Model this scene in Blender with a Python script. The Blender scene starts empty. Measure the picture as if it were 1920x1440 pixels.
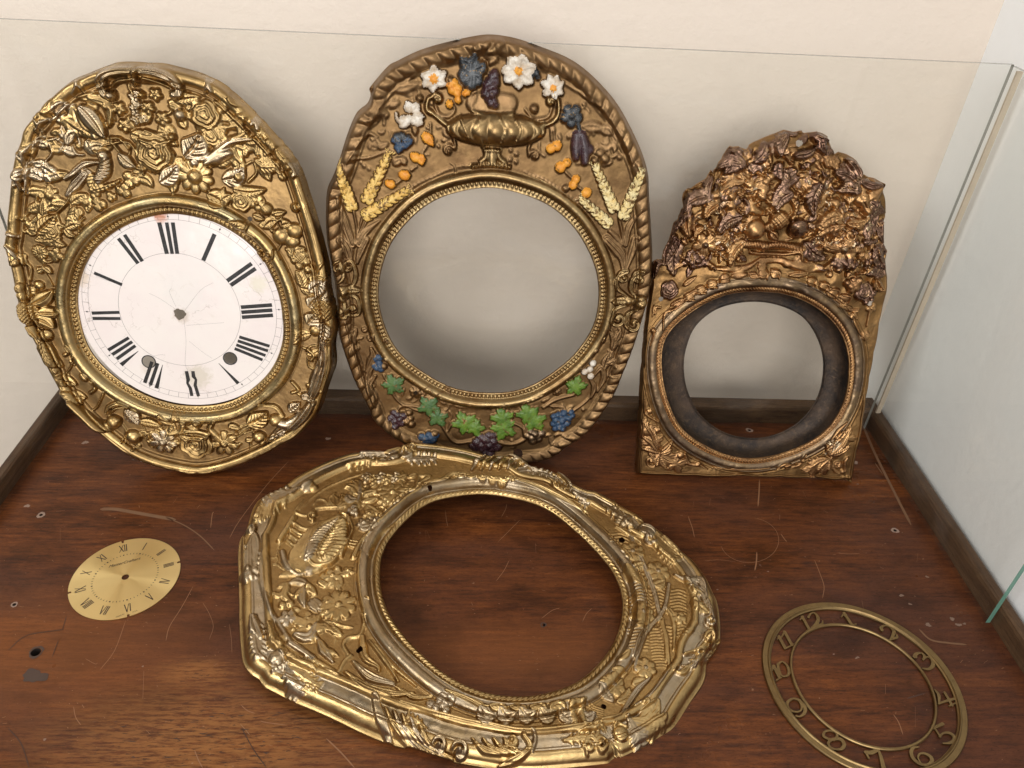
import bpy, bmesh, math, random
import numpy as np
from mathutils import Matrix, Vector
R_ = math.radians
sc = bpy.context.scene
COL = sc.collection
rnd = random.Random(7)

# ------------------------------------------------------------------ camera
F = 1441.0
def ray_cam(px, py): return np.array([(px-960)/F, -(py-720)/F, -1.0])
_zd = ray_cam(843, 2698); ZC = -_zd/np.linalg.norm(_zd)
_y = ray_cam(913, -331); _y = _y-ZC*_y.dot(ZC); YC = _y/np.linalg.norm(_y)
XC = np.cross(YC, ZC)
CR = np.stack([XC, YC, ZC])
CAM = np.array([0, 0, 0.61166])
cam = bpy.data.cameras.new('camera'); camo = bpy.data.objects.new('camera', cam); COL.objects.link(camo)
m = Matrix([list(CR[i])+[CAM[i]] for i in range(3)]+[[0, 0, 0, 1]])
camo.matrix_world = m
cam.sensor_width = 36; cam.lens = F/1920*36; cam.clip_start = .01; cam.clip_end = 60
sc.camera = camo

# ------------------------------------------------------------------ world, lamps, exposure
w = bpy.data.worlds.new('World'); sc.world = w; w.use_nodes = True
bg = w.node_tree.nodes['Background']; bg.inputs[0].default_value = (1.0, .93, .85, 1); bg.inputs[1].default_value = .21
sc.view_settings.view_transform = 'Standard'; sc.view_settings.look = 'None'
sc.view_settings.exposure = -.20; sc.view_settings.gamma = 1
def area(name, loc, target, sx, sy, power, col):
    l = bpy.data.lights.new(name, 'AREA'); l.shape = 'RECTANGLE'; l.size = sx; l.size_y = sy; l.energy = power; l.color = col
    o = bpy.data.objects.new(name, l); COL.objects.link(o); o.location = loc
    o.rotation_euler = (Vector(target)-Vector(loc)).to_track_quat('-Z', 'Y').to_euler()
    return o
area('window_light', (-1.5, -.6, 1.5), (.05, .7, .15), 1.0, 1.0, 29, (1, .985, .97))
area('ceiling_light', (.25, -.5, 2.3), (.05, .7, 0), 1.6, .8, 15, (1, .96, .93))
area('front_fill_light', (-.30, -2.4, .90), (0, .7, .2), 1.5, 1.5, 60, (1, .975, .955))  # added fill from the front, brightens the metal and the wall behind the openings

# ------------------------------------------------------------------ helpers
def at(px, py, O=(0, 0, 0), n=(0, 0, 1)):
    O = np.asarray(O, float); n = np.asarray(n, float)
    d = CR @ ray_cam(px, py); t = (O-CAM).dot(n)/d.dot(n); return CAM+t*d
def link(o, parent=None):
    COL.objects.link(o)
    if parent is not None: o.parent = parent
    return o
def empty(name, loc, label, cat, group=None):
    o = bpy.data.objects.new(name, None); o.empty_display_size = .02; COL.objects.link(o); o.location = loc
    o['label'] = label; o['category'] = cat
    if group: o['group'] = group
    return o
def mesh_obj(name, verts, faces, mat, parent=None, smooth=False, label=None):
    me = bpy.data.meshes.new(name); me.from_pydata([tuple(v) for v in verts], [], faces)
    if smooth: me.polygons.foreach_set('use_smooth', [True]*len(me.polygons))
    me.update()
    if mat: me.materials.append(mat)
    o = bpy.data.objects.new(name, me); link(o, parent)
    if label: o['label'] = label
    return o
def box(name, x0, x1, y0, y1, z0, z1, mat, parent=None, bevel=0):
    bm = bmesh.new(); bmesh.ops.create_cube(bm, size=1)
    for v in bm.verts: v.co = Vector(((x0+x1)/2+v.co.x*(x1-x0), (y0+y1)/2+v.co.y*(y1-y0), (z0+z1)/2+v.co.z*(z1-z0)))
    if bevel: bmesh.ops.bevel(bm, geom=bm.edges[:], offset=bevel, segments=2, affect='EDGES', profile=.6)
    me = bpy.data.meshes.new(name); bm.to_mesh(me); bm.free()
    if mat: me.materials.append(mat)
    o = bpy.data.objects.new(name, me); link(o, parent); return o

# ------------------------------------------------------------------ materials
def newmat(name):
    mt = bpy.data.materials.new(name); mt.use_nodes = True; nt = mt.node_tree
    for n in list(nt.nodes): nt.nodes.remove(n)
    out = nt.nodes.new('ShaderNodeOutputMaterial'); return mt, nt, out
def N(nt, typ, **k):
    n = nt.nodes.new(typ)
    for a, b in k.items():
        if a[0] == 'i' and a[1:].isdigit(): n.inputs[int(a[1:])].default_value = b
        else: setattr(n, a, b)
    return n
def noise(nt, co, scale, detail=4, rough=.55, mapping=None, dist=0):
    n = N(nt, 'ShaderNodeTexNoise'); n.inputs['Scale'].default_value = scale; n.inputs['Detail'].default_value = detail
    n.inputs['Roughness'].default_value = rough; n.inputs['Distortion'].default_value = dist
    if mapping:
        mp = N(nt, 'ShaderNodeMapping'); mp.inputs['Scale'].default_value = mapping
        nt.links.new(co, mp.inputs['Vector']); nt.links.new(mp.outputs[0], n.inputs['Vector'])
    else: nt.links.new(co, n.inputs['Vector'])
    return n.outputs['Fac']
def ramp(nt, fac, stops):
    r = N(nt, 'ShaderNodeValToRGB'); nt.links.new(fac, r.inputs[0]); e = r.color_ramp.elements
    e[0].position, e[0].color = stops[0][0], (*stops[0][1], 1); e[1].position, e[1].color = stops[-1][0], (*stops[-1][1], 1)
    for p, c in stops[1:-1]:
        q = e.new(p); q.color = (*c, 1)
    return r.outputs[0]
def g3(v): return (v, v, v)
def mix(nt, f, a, b, mode='MIX'):
    mx = N(nt, 'ShaderNodeMix', data_type='RGBA', blend_type=mode)
    for s, v in ((0, f), (6, a), (7, b)):
        if hasattr(v, 'links'): nt.links.new(v, mx.inputs[s])
        elif s == 0: mx.inputs[0].default_value = v
        else: mx.inputs[s].default_value = (*v, 1)
    return mx.outputs[2]
def bump(nt, h, dist, strength=1.0):
    b = N(nt, 'ShaderNodeBump'); b.inputs['Distance'].default_value = dist; b.inputs['Strength'].default_value = strength
    nt.links.new(h, b.inputs['Height']); return b.outputs[0]
def principled(nt, out, **k):
    p = N(nt, 'ShaderNodeBsdfPrincipled'); nt.links.new(p.outputs[0], out.inputs[0])
    for a, v in k.items():
        i = p.inputs[a.replace('_', ' ')]
        if hasattr(v, 'links'): nt.links.new(v, i)
        else: i.default_value = v if not isinstance(v, tuple) else (*v, 1)
    return p
def brass(name, c1, c2, c3, r0, r1, scale=28, bumpd=.00014, metal=1.0):
    mt, nt, out = newmat(name); co = N(nt, 'ShaderNodeTexCoord').outputs['Object']
    a = noise(nt, co, scale, 6, .6, dist=.4); b = noise(nt, co, scale*5, 5, .7)
    c = mix(nt, ramp(nt, a, [(.38, g3(0)), (.66, g3(1))]), c1, c2)
    c = mix(nt, ramp(nt, b, [(.52, g3(0)), (.75, g3(.7))]), c, c3)
    r = ramp(nt, noise(nt, co, scale*2.3, 5), [(.3, g3(r0)), (.7, g3(r1))])
    nb = bump(nt, noise(nt, co, 380, 4, .7), bumpd)
    principled(nt, out, Base_Color=c, Roughness=r, Metallic=metal, Normal=nb)
    return mt
def paint(name, c1, c2, r=.42, chip=None, coat=.15, ch=.545):
    mt, nt, out = newmat(name); co = N(nt, 'ShaderNodeTexCoord').outputs['Object']
    c = mix(nt, ramp(nt, noise(nt, co, 130, 4), [(.35, g3(0)), (.65, g3(1))]), c1, c2)
    c = mix(nt, ramp(nt, noise(nt, co, 420, 4, .7), [(.5, g3(0)), (.8, g3(.5))]), c, tuple(x*.45 for x in c2))
    met = 0.0
    if chip:
        f = ramp(nt, noise(nt, co, 210, 5, .7, dist=.6), [(ch, g3(0)), (ch+.03, g3(1))]); c = mix(nt, f, c, chip); met = f
    principled(nt, out, Base_Color=c, Roughness=r, Metallic=met, Coat_Weight=coat, Coat_Roughness=.2, Normal=bump(nt, noise(nt, co, 300, 5, .7), .0012))
    return mt
M = {}
M['brass'] = brass('aged_brass', (0.420, 0.285, 0.121), (0.260, 0.168, 0.070), (0.168, 0.109, 0.056), 0.22, 0.42)
M['ringpat'] = brass('green_grey_patinated_brass', (0.318, 0.251, 0.133), (0.396, 0.259, 0.100), (0.207, 0.167, 0.100), 0.22, 0.38)
M['worn'] = brass('worn_pale_brass', (0.460, 0.364, 0.251), (0.310, 0.223, 0.114), (0.200, 0.141, 0.097), 0.18, 0.37)
M['bronze'] = brass('bronze_lacquered_brass', (0.244, 0.150, 0.073), (0.169, 0.100, 0.046), (0.310, 0.202, 0.092), 0.35, 0.51)
M['bronze_mould'] = brass('rubbed_bronze_moulding', (0.311, 0.221, 0.106), (0.210, 0.126, 0.053), (0.353, 0.253, 0.130), 0.24, 0.42)
M['copper'] = brass('copper_toned_brass', (0.430, 0.251, 0.108), (0.275, 0.146, 0.067), (0.172, 0.100, 0.059), 0.24, 0.46)
M['tarnish'] = brass('purple_brown_tarnished_brass', (0.196, 0.120, 0.079), (0.135, 0.075, 0.054), (0.431, 0.279, 0.139), 0.21, 0.40)
M['duller'] = brass('dull_dark_moulding', (0.179, 0.126, 0.084), (0.294, 0.200, 0.105), (0.116, 0.084, 0.063), 0.28, 0.49)
M['gilt'] = brass('bright_gilt_brass', (0.524, 0.367, 0.163), (0.344, 0.220, 0.087), (0.229, 0.146, 0.068), 0.24, 0.43)
M['gilt_worn'] = brass('silvery_worn_gilt', (0.420, 0.335, 0.228), (0.330, 0.233, 0.120), (0.210, 0.145, 0.091), 0.24, 0.41)
M['gilt_ground'] = brass('stippled_gilt_ground', (0.408, 0.257, 0.098), (0.295, 0.178, 0.070), (0.214, 0.134, 0.059), .34, .5, bumpd=.0005)
M['brass_ground'] = brass('dull_ochre_brass_ground', (0.312, 0.197, 0.083), (0.229, 0.142, 0.063), (0.156, 0.096, 0.048), .34, .5)
M['copper_ground'] = brass('dull_copper_ground', (0.264, 0.152, 0.060), (0.192, 0.108, 0.044), (0.128, 0.080, 0.040), .34, .5)
M['bronze_ground'] = brass('brown_bronze_ground', (0.200, 0.121, 0.053), (0.137, 0.079, 0.036), (0.252, 0.158, 0.068), .36, .52)
M['iron'] = brass('rusty_dark_iron', (0.029, 0.023, 0.020), (0.083, 0.054, 0.035), (0.151, 0.097, 0.058), .40, .62, scale=34, bumpd=.0007, metal=.6)
BZ = (.24, .15, .065)
M['yellow'] = paint('yellow_paint', (.80, .56, .17), (.70, .42, .10), chip=BZ)
M['cream'] = paint('cream_yellow_paint', (.78, .68, .38), (.74, .54, .20), chip=BZ)
M['orange'] = paint('orange_paint', (.78, .35, .035), (.66, .24, .02), chip=BZ, ch=.60)
M['white'] = paint('off_white_paint', (.74, .69, .60), (.50, .39, .27), chip=BZ, ch=.69)
M['green'] = paint('green_paint', (.06, .135, .014), (.13, .225, .022), .34, chip=BZ, ch=.60)
M['dgreen'] = paint('dark_green_paint', (.04, .10, .03), (.075, .15, .035), .34, chip=BZ, ch=.59)
M['blue'] = paint('blue_paint', (.012, .035, .085), (.035, .075, .13), .3, chip=BZ, ch=.60)
M['dblue'] = paint('dark_blue_paint', (.009, .012, .017), (.028, .036, .042), .18, chip=BZ, ch=.60, coat=.4)
M['purple'] = paint('purple_paint', (.025, .008, .014), (.05, .018, .022), .16, chip=BZ, ch=.63, coat=.5)
M['ink'] = paint('black_enamel', (.006, .005, .005), (.012, .01, .01), .3)
M['thinline'] = paint('grey_hairline_print', (.09, .08, .08), (.16, .14, .14), .5)
M['dialnum'] = paint('dark_printed_numerals', (.03, .012, .008), (.05, .02, .012), .4)
def ringmat():
    return brass('dull_brass_ring', (.29, .20, .09), (.22, .145, .065), (.17, .11, .06), .34, .5)
M['ring'] = ringmat()
def enamel(spots):
    mt, nt, out = newmat('cream_enamel'); co = N(nt, 'ShaderNodeTexCoord').outputs['Object']
    c = mix(nt, ramp(nt, noise(nt, co, 14, 4), [(.4, g3(0)), (.7, g3(1))]), (.80, .74, .70), (.77, .68, .66))
    ns = noise(nt, co, 130, 6, .7, dist=1.5)
    for x, y, r, col, am in spots:
        s = N(nt, 'ShaderNodeMapping', vector_type='TEXTURE'); s.inputs['Location'].default_value = (x, y, 0); s.inputs['Scale'].default_value = (r, r, 1)
        nt.links.new(co, s.inputs[0]); l = N(nt, 'ShaderNodeVectorMath', operation='LENGTH'); nt.links.new(s.outputs[0], l.inputs[0])
        ad = N(nt, 'ShaderNodeMath', operation='MULTIPLY_ADD', i1=1.6, i2=-.8); nt.links.new(ns, ad.inputs[0])
        a2 = N(nt, 'ShaderNodeMath', operation='ADD'); nt.links.new(ad.outputs[0], a2.inputs[0]); nt.links.new(l.outputs['Value'], a2.inputs[1])
        c = mix(nt, ramp(nt, a2.outputs[0], [(.5, g3(am)), (1.0, g3(0))]), c, col)
    c = mix(nt, ramp(nt, noise(nt, co, 55, 6, .7, dist=1.5), [(.60, g3(0)), (.74, g3(.4))]), c, (.60, .52, .44))
    v = N(nt, 'ShaderNodeTexVoronoi', feature='DISTANCE_TO_EDGE'); v.inputs['Scale'].default_value = 26
    wv = N(nt, 'ShaderNodeVectorMath', operation='MULTIPLY_ADD'); nt.links.new(N(nt, 'ShaderNodeTexNoise', i2=30).outputs['Color'], wv.inputs[0]); wv.inputs[1].default_value = (.02, .02, 0); nt.links.new(co, wv.inputs[2])
    nt.links.new(wv.outputs[0], v.inputs['Vector'])
    crack = ramp(nt, v.outputs['Distance'], [(.0, g3(.6)), (.012, g3(0))])
    fm = mix(nt, ramp(nt, noise(nt, co, 15, 3), [(.48, g3(0)), (.60, g3(1))]), g3(0), crack)
    c = mix(nt, fm, c, (.40, .33, .28))
    principled(nt, out, Base_Color=c, Roughness=.20, Coat_Weight=.4, Coat_Roughness=.05, Normal=bump(nt, noise(nt, co, 30, 3), .0008))
    return mt
def dialgold():
    mt, nt, out = newmat('brushed_gold_dial'); co = N(nt, 'ShaderNodeTexCoord').outputs['Object']
    tg = N(nt, 'ShaderNodeTangent', direction_type='RADIAL', axis='Z')
    sep = N(nt, 'ShaderNodeSeparateXYZ'); nt.links.new(co, sep.inputs[0])
    an = N(nt, 'ShaderNodeMath', operation='ARCTAN2'); nt.links.new(sep.outputs[1], an.inputs[0]); nt.links.new(sep.outputs[0], an.inputs[1])
    cb = N(nt, 'ShaderNodeCombineXYZ'); nt.links.new(an.outputs[0], cb.inputs[0])
    ln = N(nt, 'ShaderNodeVectorMath', operation='LENGTH'); nt.links.new(co, ln.inputs[0])
    cb2 = N(nt, 'ShaderNodeCombineXYZ'); nt.links.new(ln.outputs['Value'], cb2.inputs[0])
    n2 = noise(nt, cb2.outputs[0], 2500, 2)
    c = mix(nt, n2, (.80, .62, .30), (.74, .56, .25))
    p = principled(nt, out, Base_Color=c, Roughness=.36, Metallic=1.0, Anisotropic=.9)
    nt.links.new(tg.outputs[0], p.inputs['Tangent'])
    return mt
M['dialgold'] = dialgold()
def wood(name, dark, mid, light, rough=(.22, .42), axis=(3.2, 42, 42), worn=True, coat=.25):
    mt, nt, out = newmat(name); co = N(nt, 'ShaderNodeTexCoord').outputs['Object']
    g = noise(nt, co, 1.6, 8, .62, mapping=axis, dist=.25)
    fine = noise(nt, co, 7, 6, .7, mapping=(axis[0]*1.6, axis[1], axis[2]))
    pore = noise(nt, co, 14, 5, .75, mapping=(axis[0]*5, axis[1]*2.2, axis[2]*2.2))
    big = noise(nt, co, 3.2, 4, .5, mapping=(1, 2.2, 1), dist=.6)
    c = ramp(nt, g, [(.30, dark), (.52, mid), (.74, light)])
    c = mix(nt, .5, c, ramp(nt, fine, [(.36, dark), (.64, light)]))
    c = mix(nt, ramp(nt, big, [(.35, g3(0)), (.68, g3(.75))]), c, mid if not worn else (.075, .030, .019))
    c = mix(nt, ramp(nt, pore, [(.53, g3(0)), (.66, g3(.75))]), c, tuple(x*.45 for x in dark))
    h = fine
    mot = noise(nt, co, 11, 6, .6, mapping=(1, 1.7, 1), dist=.8)
    c = mix(nt, 1.0, c, ramp(nt, mot, [(.32, g3(.55)), (.5, g3(.95)), (.7, (1.0, 1.0, 1.0))]), 'MULTIPLY')
    if worn:
        # pale rubbed patch near the front left, broken up along the grain
        def blob(cx, cy, rx, ry):
            s = N(nt, 'ShaderNodeMapping', vector_type='TEXTURE'); s.inputs['Location'].default_value = (cx, cy, 0); s.inputs['Scale'].default_value = (rx, ry, 1)
            nt.links.new(co, s.inputs[0]); l = N(nt, 'ShaderNodeVectorMath', operation='LENGTH'); nt.links.new(s.outputs[0], l.inputs[0])
            return ramp(nt, l.outputs['Value'], [(.25, g3(1)), (1.0, g3(0))])
        p1 = mix(nt, 1.0, blob(-.21, .335, .17, .075), blob(-.235, .40, .05, .02), 'LIGHTEN')
        st = noise(nt, co, 9, 7, .75, mapping=(5, 42, 1), dist=.3)
        msk = mix(nt, 1.0, p1, ramp(nt, st, [(.40, g3(0)), (.56, g3(1))]), 'MULTIPLY')
        c = mix(nt, mix(nt, 1.0, msk, g3(.7), 'MULTIPLY'), c, (.30, .13, .040))
        st2 = noise(nt, co, 12, 6, .7, mapping=(8, 38, 1))
        msk2 = mix(nt, 1.0, p1, ramp(nt, st2, [(.56, g3(0)), (.64, g3(1))]), 'MULTIPLY')
        c = mix(nt, msk2, c, (.045, .022, .014))
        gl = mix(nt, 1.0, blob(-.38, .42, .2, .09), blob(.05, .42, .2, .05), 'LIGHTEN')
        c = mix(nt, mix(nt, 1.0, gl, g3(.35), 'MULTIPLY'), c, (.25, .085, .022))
        # fine pale nicks and specks
        sp = noise(nt, co, 260, 3, .6, mapping=(.6, 1, 1))
        c = mix(nt, ramp(nt, sp, [(.70, g3(0)), (.75, g3(.7))]), c, (.30, .17, .10))
        c = mix(nt, ramp(nt, noise(nt, co, 9, 5, .6), [(.62, g3(0)), (.75, g3(.6))]), c, (.05, .022, .018))
    r = ramp(nt, noise(nt, co, 5, 5, .6), [(.3, g3(rough[0])), (.7, g3(rough[1]))])
    principled(nt, out, Base_Color=c, Roughness=r, Coat_Weight=coat, Coat_Roughness=.12, Specular_IOR_Level=.17, Normal=bump(nt, h, .0003, .6))
    return mt
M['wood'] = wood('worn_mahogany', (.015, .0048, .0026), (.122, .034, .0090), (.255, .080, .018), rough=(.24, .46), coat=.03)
M['rail'] = wood('weathered_oak_rail', (.022, .012, .007), (.085, .047, .023), (.19, .112, .056), (.35, .6), worn=False, coat=.1)
M['railside'] = wood('weathered_oak_side_rail', (.024, .013, .008), (.090, .050, .026), (.20, .12, .064), (.35, .6), axis=(55, 2.2, 55), worn=False, coat=.1)
def plaster(name, c1, c2, sc=.35, bd=.0022):
    mt, nt, out = newmat(name); co = N(nt, 'ShaderNodeTexCoord').outputs['Object']
    c = mix(nt, noise(nt, co, 3, 4), c1, c2)
    sc_ = noise(nt, co, 7, 6, .7, mapping=(1, 1, 2.5), dist=1.5); c = mix(nt, ramp(nt, sc_, [(.55, g3(0)), (.72, g3(sc))]), c, tuple(x*.90 for x in c2))
    c = mix(nt, ramp(nt, noise(nt, co, 120, 3, .5), [(.74, g3(0)), (.78, g3(.5))]), c, tuple(x*.75 for x in c2))
    h = noise(nt, co, 60, 6, .65)
    principled(nt, out, Base_Color=c, Roughness=.6, Normal=bump(nt, h, bd, .6)); return mt
M['wall'] = plaster('cream_plaster', (.73, .645, .56), (.70, .612, .522))
M['wallw'] = plaster('white_plaster', (.92, .945, .95), (.91, .935, .94), .1, .0008)
def glassm():
    mt, nt, out = newmat('clear_pane'); lw = N(nt, 'ShaderNodeLayerWeight'); lw.inputs[0].default_value = .5
    pw = N(nt, 'ShaderNodeMath', operation='POWER', i1=4.5); nt.links.new(lw.outputs['Facing'], pw.inputs[0])
    fr = N(nt, 'ShaderNodeMath', operation='MULTIPLY_ADD', i1=.42, i2=.02); nt.links.new(pw.outputs[0], fr.inputs[0])
    t = N(nt, 'ShaderNodeBsdfTransparent'); t.inputs[0].default_value = (.985, .985, .974, 1)
    g = N(nt, 'ShaderNodeBsdfGlossy'); g.inputs['Roughness'].default_value = .02; g.inputs[0].default_value = (.9, .95, .93, 1)
    x = N(nt, 'ShaderNodeMixShader'); nt.links.new(fr.outputs[0], x.inputs[0]); nt.links.new(t.outputs[0], x.inputs[1]); nt.links.new(g.outputs[0], x.inputs[2])
    co = N(nt, 'ShaderNodeTexCoord').outputs['Object']; df = N(nt, 'ShaderNodeBsdfDiffuse'); df.inputs[0].default_value = (.8, .8, .78, 1)
    sm = noise(nt, co, 6, 6, .65, mapping=(1, 1, 1.8), dist=1.2); f2 = ramp(nt, sm, [(.52, g3(.004)), (.8, g3(.045))])
    y = N(nt, 'ShaderNodeMixShader'); nt.links.new(f2, y.inputs[0]); nt.links.new(x.outputs[0], y.inputs[1]); nt.links.new(df.outputs[0], y.inputs[2])
    nt.links.new(y.outputs[0], out.inputs[0]); return mt
M['glass'] = glassm()
def flat(name, c, r=.4, **k):
    mt, nt, out = newmat(name); co = N(nt, 'ShaderNodeTexCoord').outputs['Object']
    cc = mix(nt, noise(nt, co, 60, 4), c, tuple(x*.75 for x in c)); principled(nt, out, Base_Color=cc, Roughness=r, **k); return mt
M['gedge'] = flat('green_glass_edge', (.12, .25, .19), .12)
M['gedge2'] = flat('grey_green_glass_edge', (.33, .34, .31), .15)
M['strip'] = flat('tan_reflection_strip', (.62, .52, .40), .5)  # tan of the back wall as mirrored at the pane corner
M['scratch'] = flat('pale_scratch', (.27, .125, .055), .6)
M['scratchd'] = flat('dull_tan_rub', (.19, .095, .045), .7)
M['scratchk'] = flat('dark_scratch', (.05, .022, .012), .5)
M['filler'] = flat('pale_filler', (.32, .22, .17), .6)
M['nick'] = flat('pale_nick', (.22, .14, .10), .6)
M['grey'] = flat('grey_stain', (.065, .036, .025), .55)
M['hole'] = flat('raw_hole_wall', (.02, .012, .008), .8)

# ------------------------------------------------------------------ walls
def struct(o): o['kind'] = 'structure'; return o
YW, XW = .85, .531
wv = []
struct(box('back_wall', -2.2, XW, YW, YW+.1, -1.0, 2.6, M['wall']))
struct(box('right_wall', XW, XW+.1, -2.5, YW+.1, -1.0, 2.6, M['wallw']))

# ------------------------------------------------------------------ display case
case = empty('display_case', (0, .757, 0), 'glass sided display case with a worn reddish brown wooden bottom and low wooden rails', 'display case')
XL, XR, YB = -.4925, .5095, .757
def chl(o, parent):
    o.parent = parent; o.matrix_parent_inverse = Matrix.Translation(-parent.location); return o
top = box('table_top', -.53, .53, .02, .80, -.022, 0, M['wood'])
holes = [(67, 1223, .0042), (27, 1134, .0016), (77, 966, .0016), (856, 0, 0), (1678, 995, .0018), (1021, 1172, .0016), (1405, 807, .0018)]
cut = bmesh.new()
for px, py, r in holes:
    if not r: continue
    p = at(px, py); bmesh.ops.create_cone(cut, cap_ends=True, segments=20, radius1=r, radius2=r, depth=.03, matrix=Matrix.Translation((p[0], p[1], -.001)))
cme = bpy.data.meshes.new('cut'); cut.to_mesh(cme); cme.materials.append(M['hole']); co_ = bpy.data.objects.new('cut', cme); COL.objects.link(co_)
md = top.modifiers.new('b', 'BOOLEAN'); md.operation = 'DIFFERENCE'; md.object = co_; md.solver = 'EXACT'
try: md.material_mode = 'TRANSFER'
except Exception: pass
dg = bpy.context.evaluated_depsgraph_get(); nm = bpy.data.meshes.new_from_object(top.evaluated_get(dg)); top.modifiers.clear(); top.data = nm
bpy.data.objects.remove(co_); bpy.data.meshes.remove(cme)
chl(top, case)
def wob_rail(name, p0, p1, inner, wid, hgt, mat, seed):
    """rail with rounded, slightly wavy inner lip; p0->p1 runs along its length, inner = unit vector towards the case"""
    r = random.Random(seed); n = 60; V = []; Fc = []
    prof = [(0, -.02), (0, hgt*.80), (.0012, hgt*.93), (.0035, hgt), (wid-.002, hgt), (wid, hgt-.0015), (wid, -.02)]
    ph = [r.uniform(0, 6.28) for _ in range(4)]
    for i in range(n+1):
        t = i/n; P = np.array(p0)*(1-t)+np.array(p1)*t
        wb = .0011*math.sin(9*t+ph[0])+.0008*math.sin(23*t+ph[1])+.0004*math.sin(61*t+ph[2])
        for j, (a, z) in enumerate(prof):
            k = wb if 1 <= j <= 3 else 0
            V.append((P[0]-inner[0]*(a-k), P[1]-inner[1]*(a-k), z+(k*.5 if 1 <= j <= 4 else 0)))
    m_ = len(prof)
    for i in range(n):
        for j in range(m_-1): Fc.append((i*m_+j, (i+1)*m_+j, (i+1)*m_+j+1, i*m_+j+1))
    Fc.append(tuple(range(m_))); Fc.append(tuple(n*m_+j for j in range(m_)))
    o = mesh_obj(name, V, Fc, mat); 
    bm = bmesh.new(); bm.from_mesh(o.data); bmesh.ops.recalc_face_normals(bm, faces=bm.faces[:]); bm.to_mesh(o.data); bm.free()
    return chl(o, case)
wob_rail('rail', (XL-.008, .02, 0), (XL-.008, YB+.036, 0), (1, 0), .0125, .0215, M['railside'], 1)
wob_rail('rail', (XR+.003, .02, 0), (XR+.003, YB+.036, 0), (-1, 0), .0125, .025, M['railside'], 2)
wob_rail('rail', (XL-.0075, YB+.009, 0), (XR+.0025, YB+.009, 0), (0, -1), .020, .026, M['rail'], 3)
def pane(x0, x1, y0, y1, z0, z1, thin):
    o = box('glass_pane', x0, x1, y0, y1, z0, z1, M['glass']); o.data.materials.append(M['gedge']); o.data.materials.append(M['gedge2'])
    for p in o.data.polygons:
        n = p.normal
        if abs(n[thin]) < .5 and n.z > -.5 and not (thin == 0 and n.y > .5): p.material_index = 2 if (n.z > .5 or thin == 1) else 1
    return chl(o, case)
HP = .4475
pane(XL, XR-.0028, YB, YB+.0045, .0006, HP+.002, 1)
pane(XR-.0025, XR+.0020, .459, YB+.0045, .0006, HP, 0)
pane(XL-.0048, XL-.0003, .30, YB+.0045, .0006, HP, 0)
chl(box('reflection_strip', XR+.0034, XR+.0092, YB+.0005, YB+.003, .027, HP-.004, M['strip']), case)  # solid strip standing in for the back wall's reflection in the glass

# ------------------------------------------------------------------ scratches, stains, fillers on the wood
def strip_mesh(bmv, bmf, pts, ws, z):
    P = [at(*p)[:2] for p in pts]; k0 = len(bmv)
    for i, p in enumerate(P):
        a = P[max(i-1, 0)]; b = P[min(i+1, len(P)-1)]; d = b-a; d = d/(np.linalg.norm(d)+1e-9); nn = np.array([-d[1], d[0]])
        wd = ws*(1 if 0 < i < len(P)-1 else .25)
        bmv += [(p[0]+nn[0]*wd, p[1]+nn[1]*wd, z), (p[0]-nn[0]*wd, p[1]-nn[1]*wd, z)]
    for i in range(len(P)-1): bmf.append((k0+2*i, k0+2*i+1, k0+2*i+3, k0+2*i+2))
def crv(pts, n=6):
    """Catmull-Rom through px points"""
    P = [np.array(p, float) for p in pts]; Q = [2*P[0]-P[1]]+P+[2*P[-1]-P[-2]]; out = []
    for i in range(1, len(Q)-2):
        for k in range(n):
            t = k/n; out.append(.5*((2*Q[i])+(-Q[i-1]+Q[i+1])*t+(2*Q[i-1]-5*Q[i]+4*Q[i+1]-Q[i+2])*t*t+(-Q[i-1]+3*Q[i]-3*Q[i+1]+Q[i+2])*t**3))
    out.append(P[-1]); return out
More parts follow.
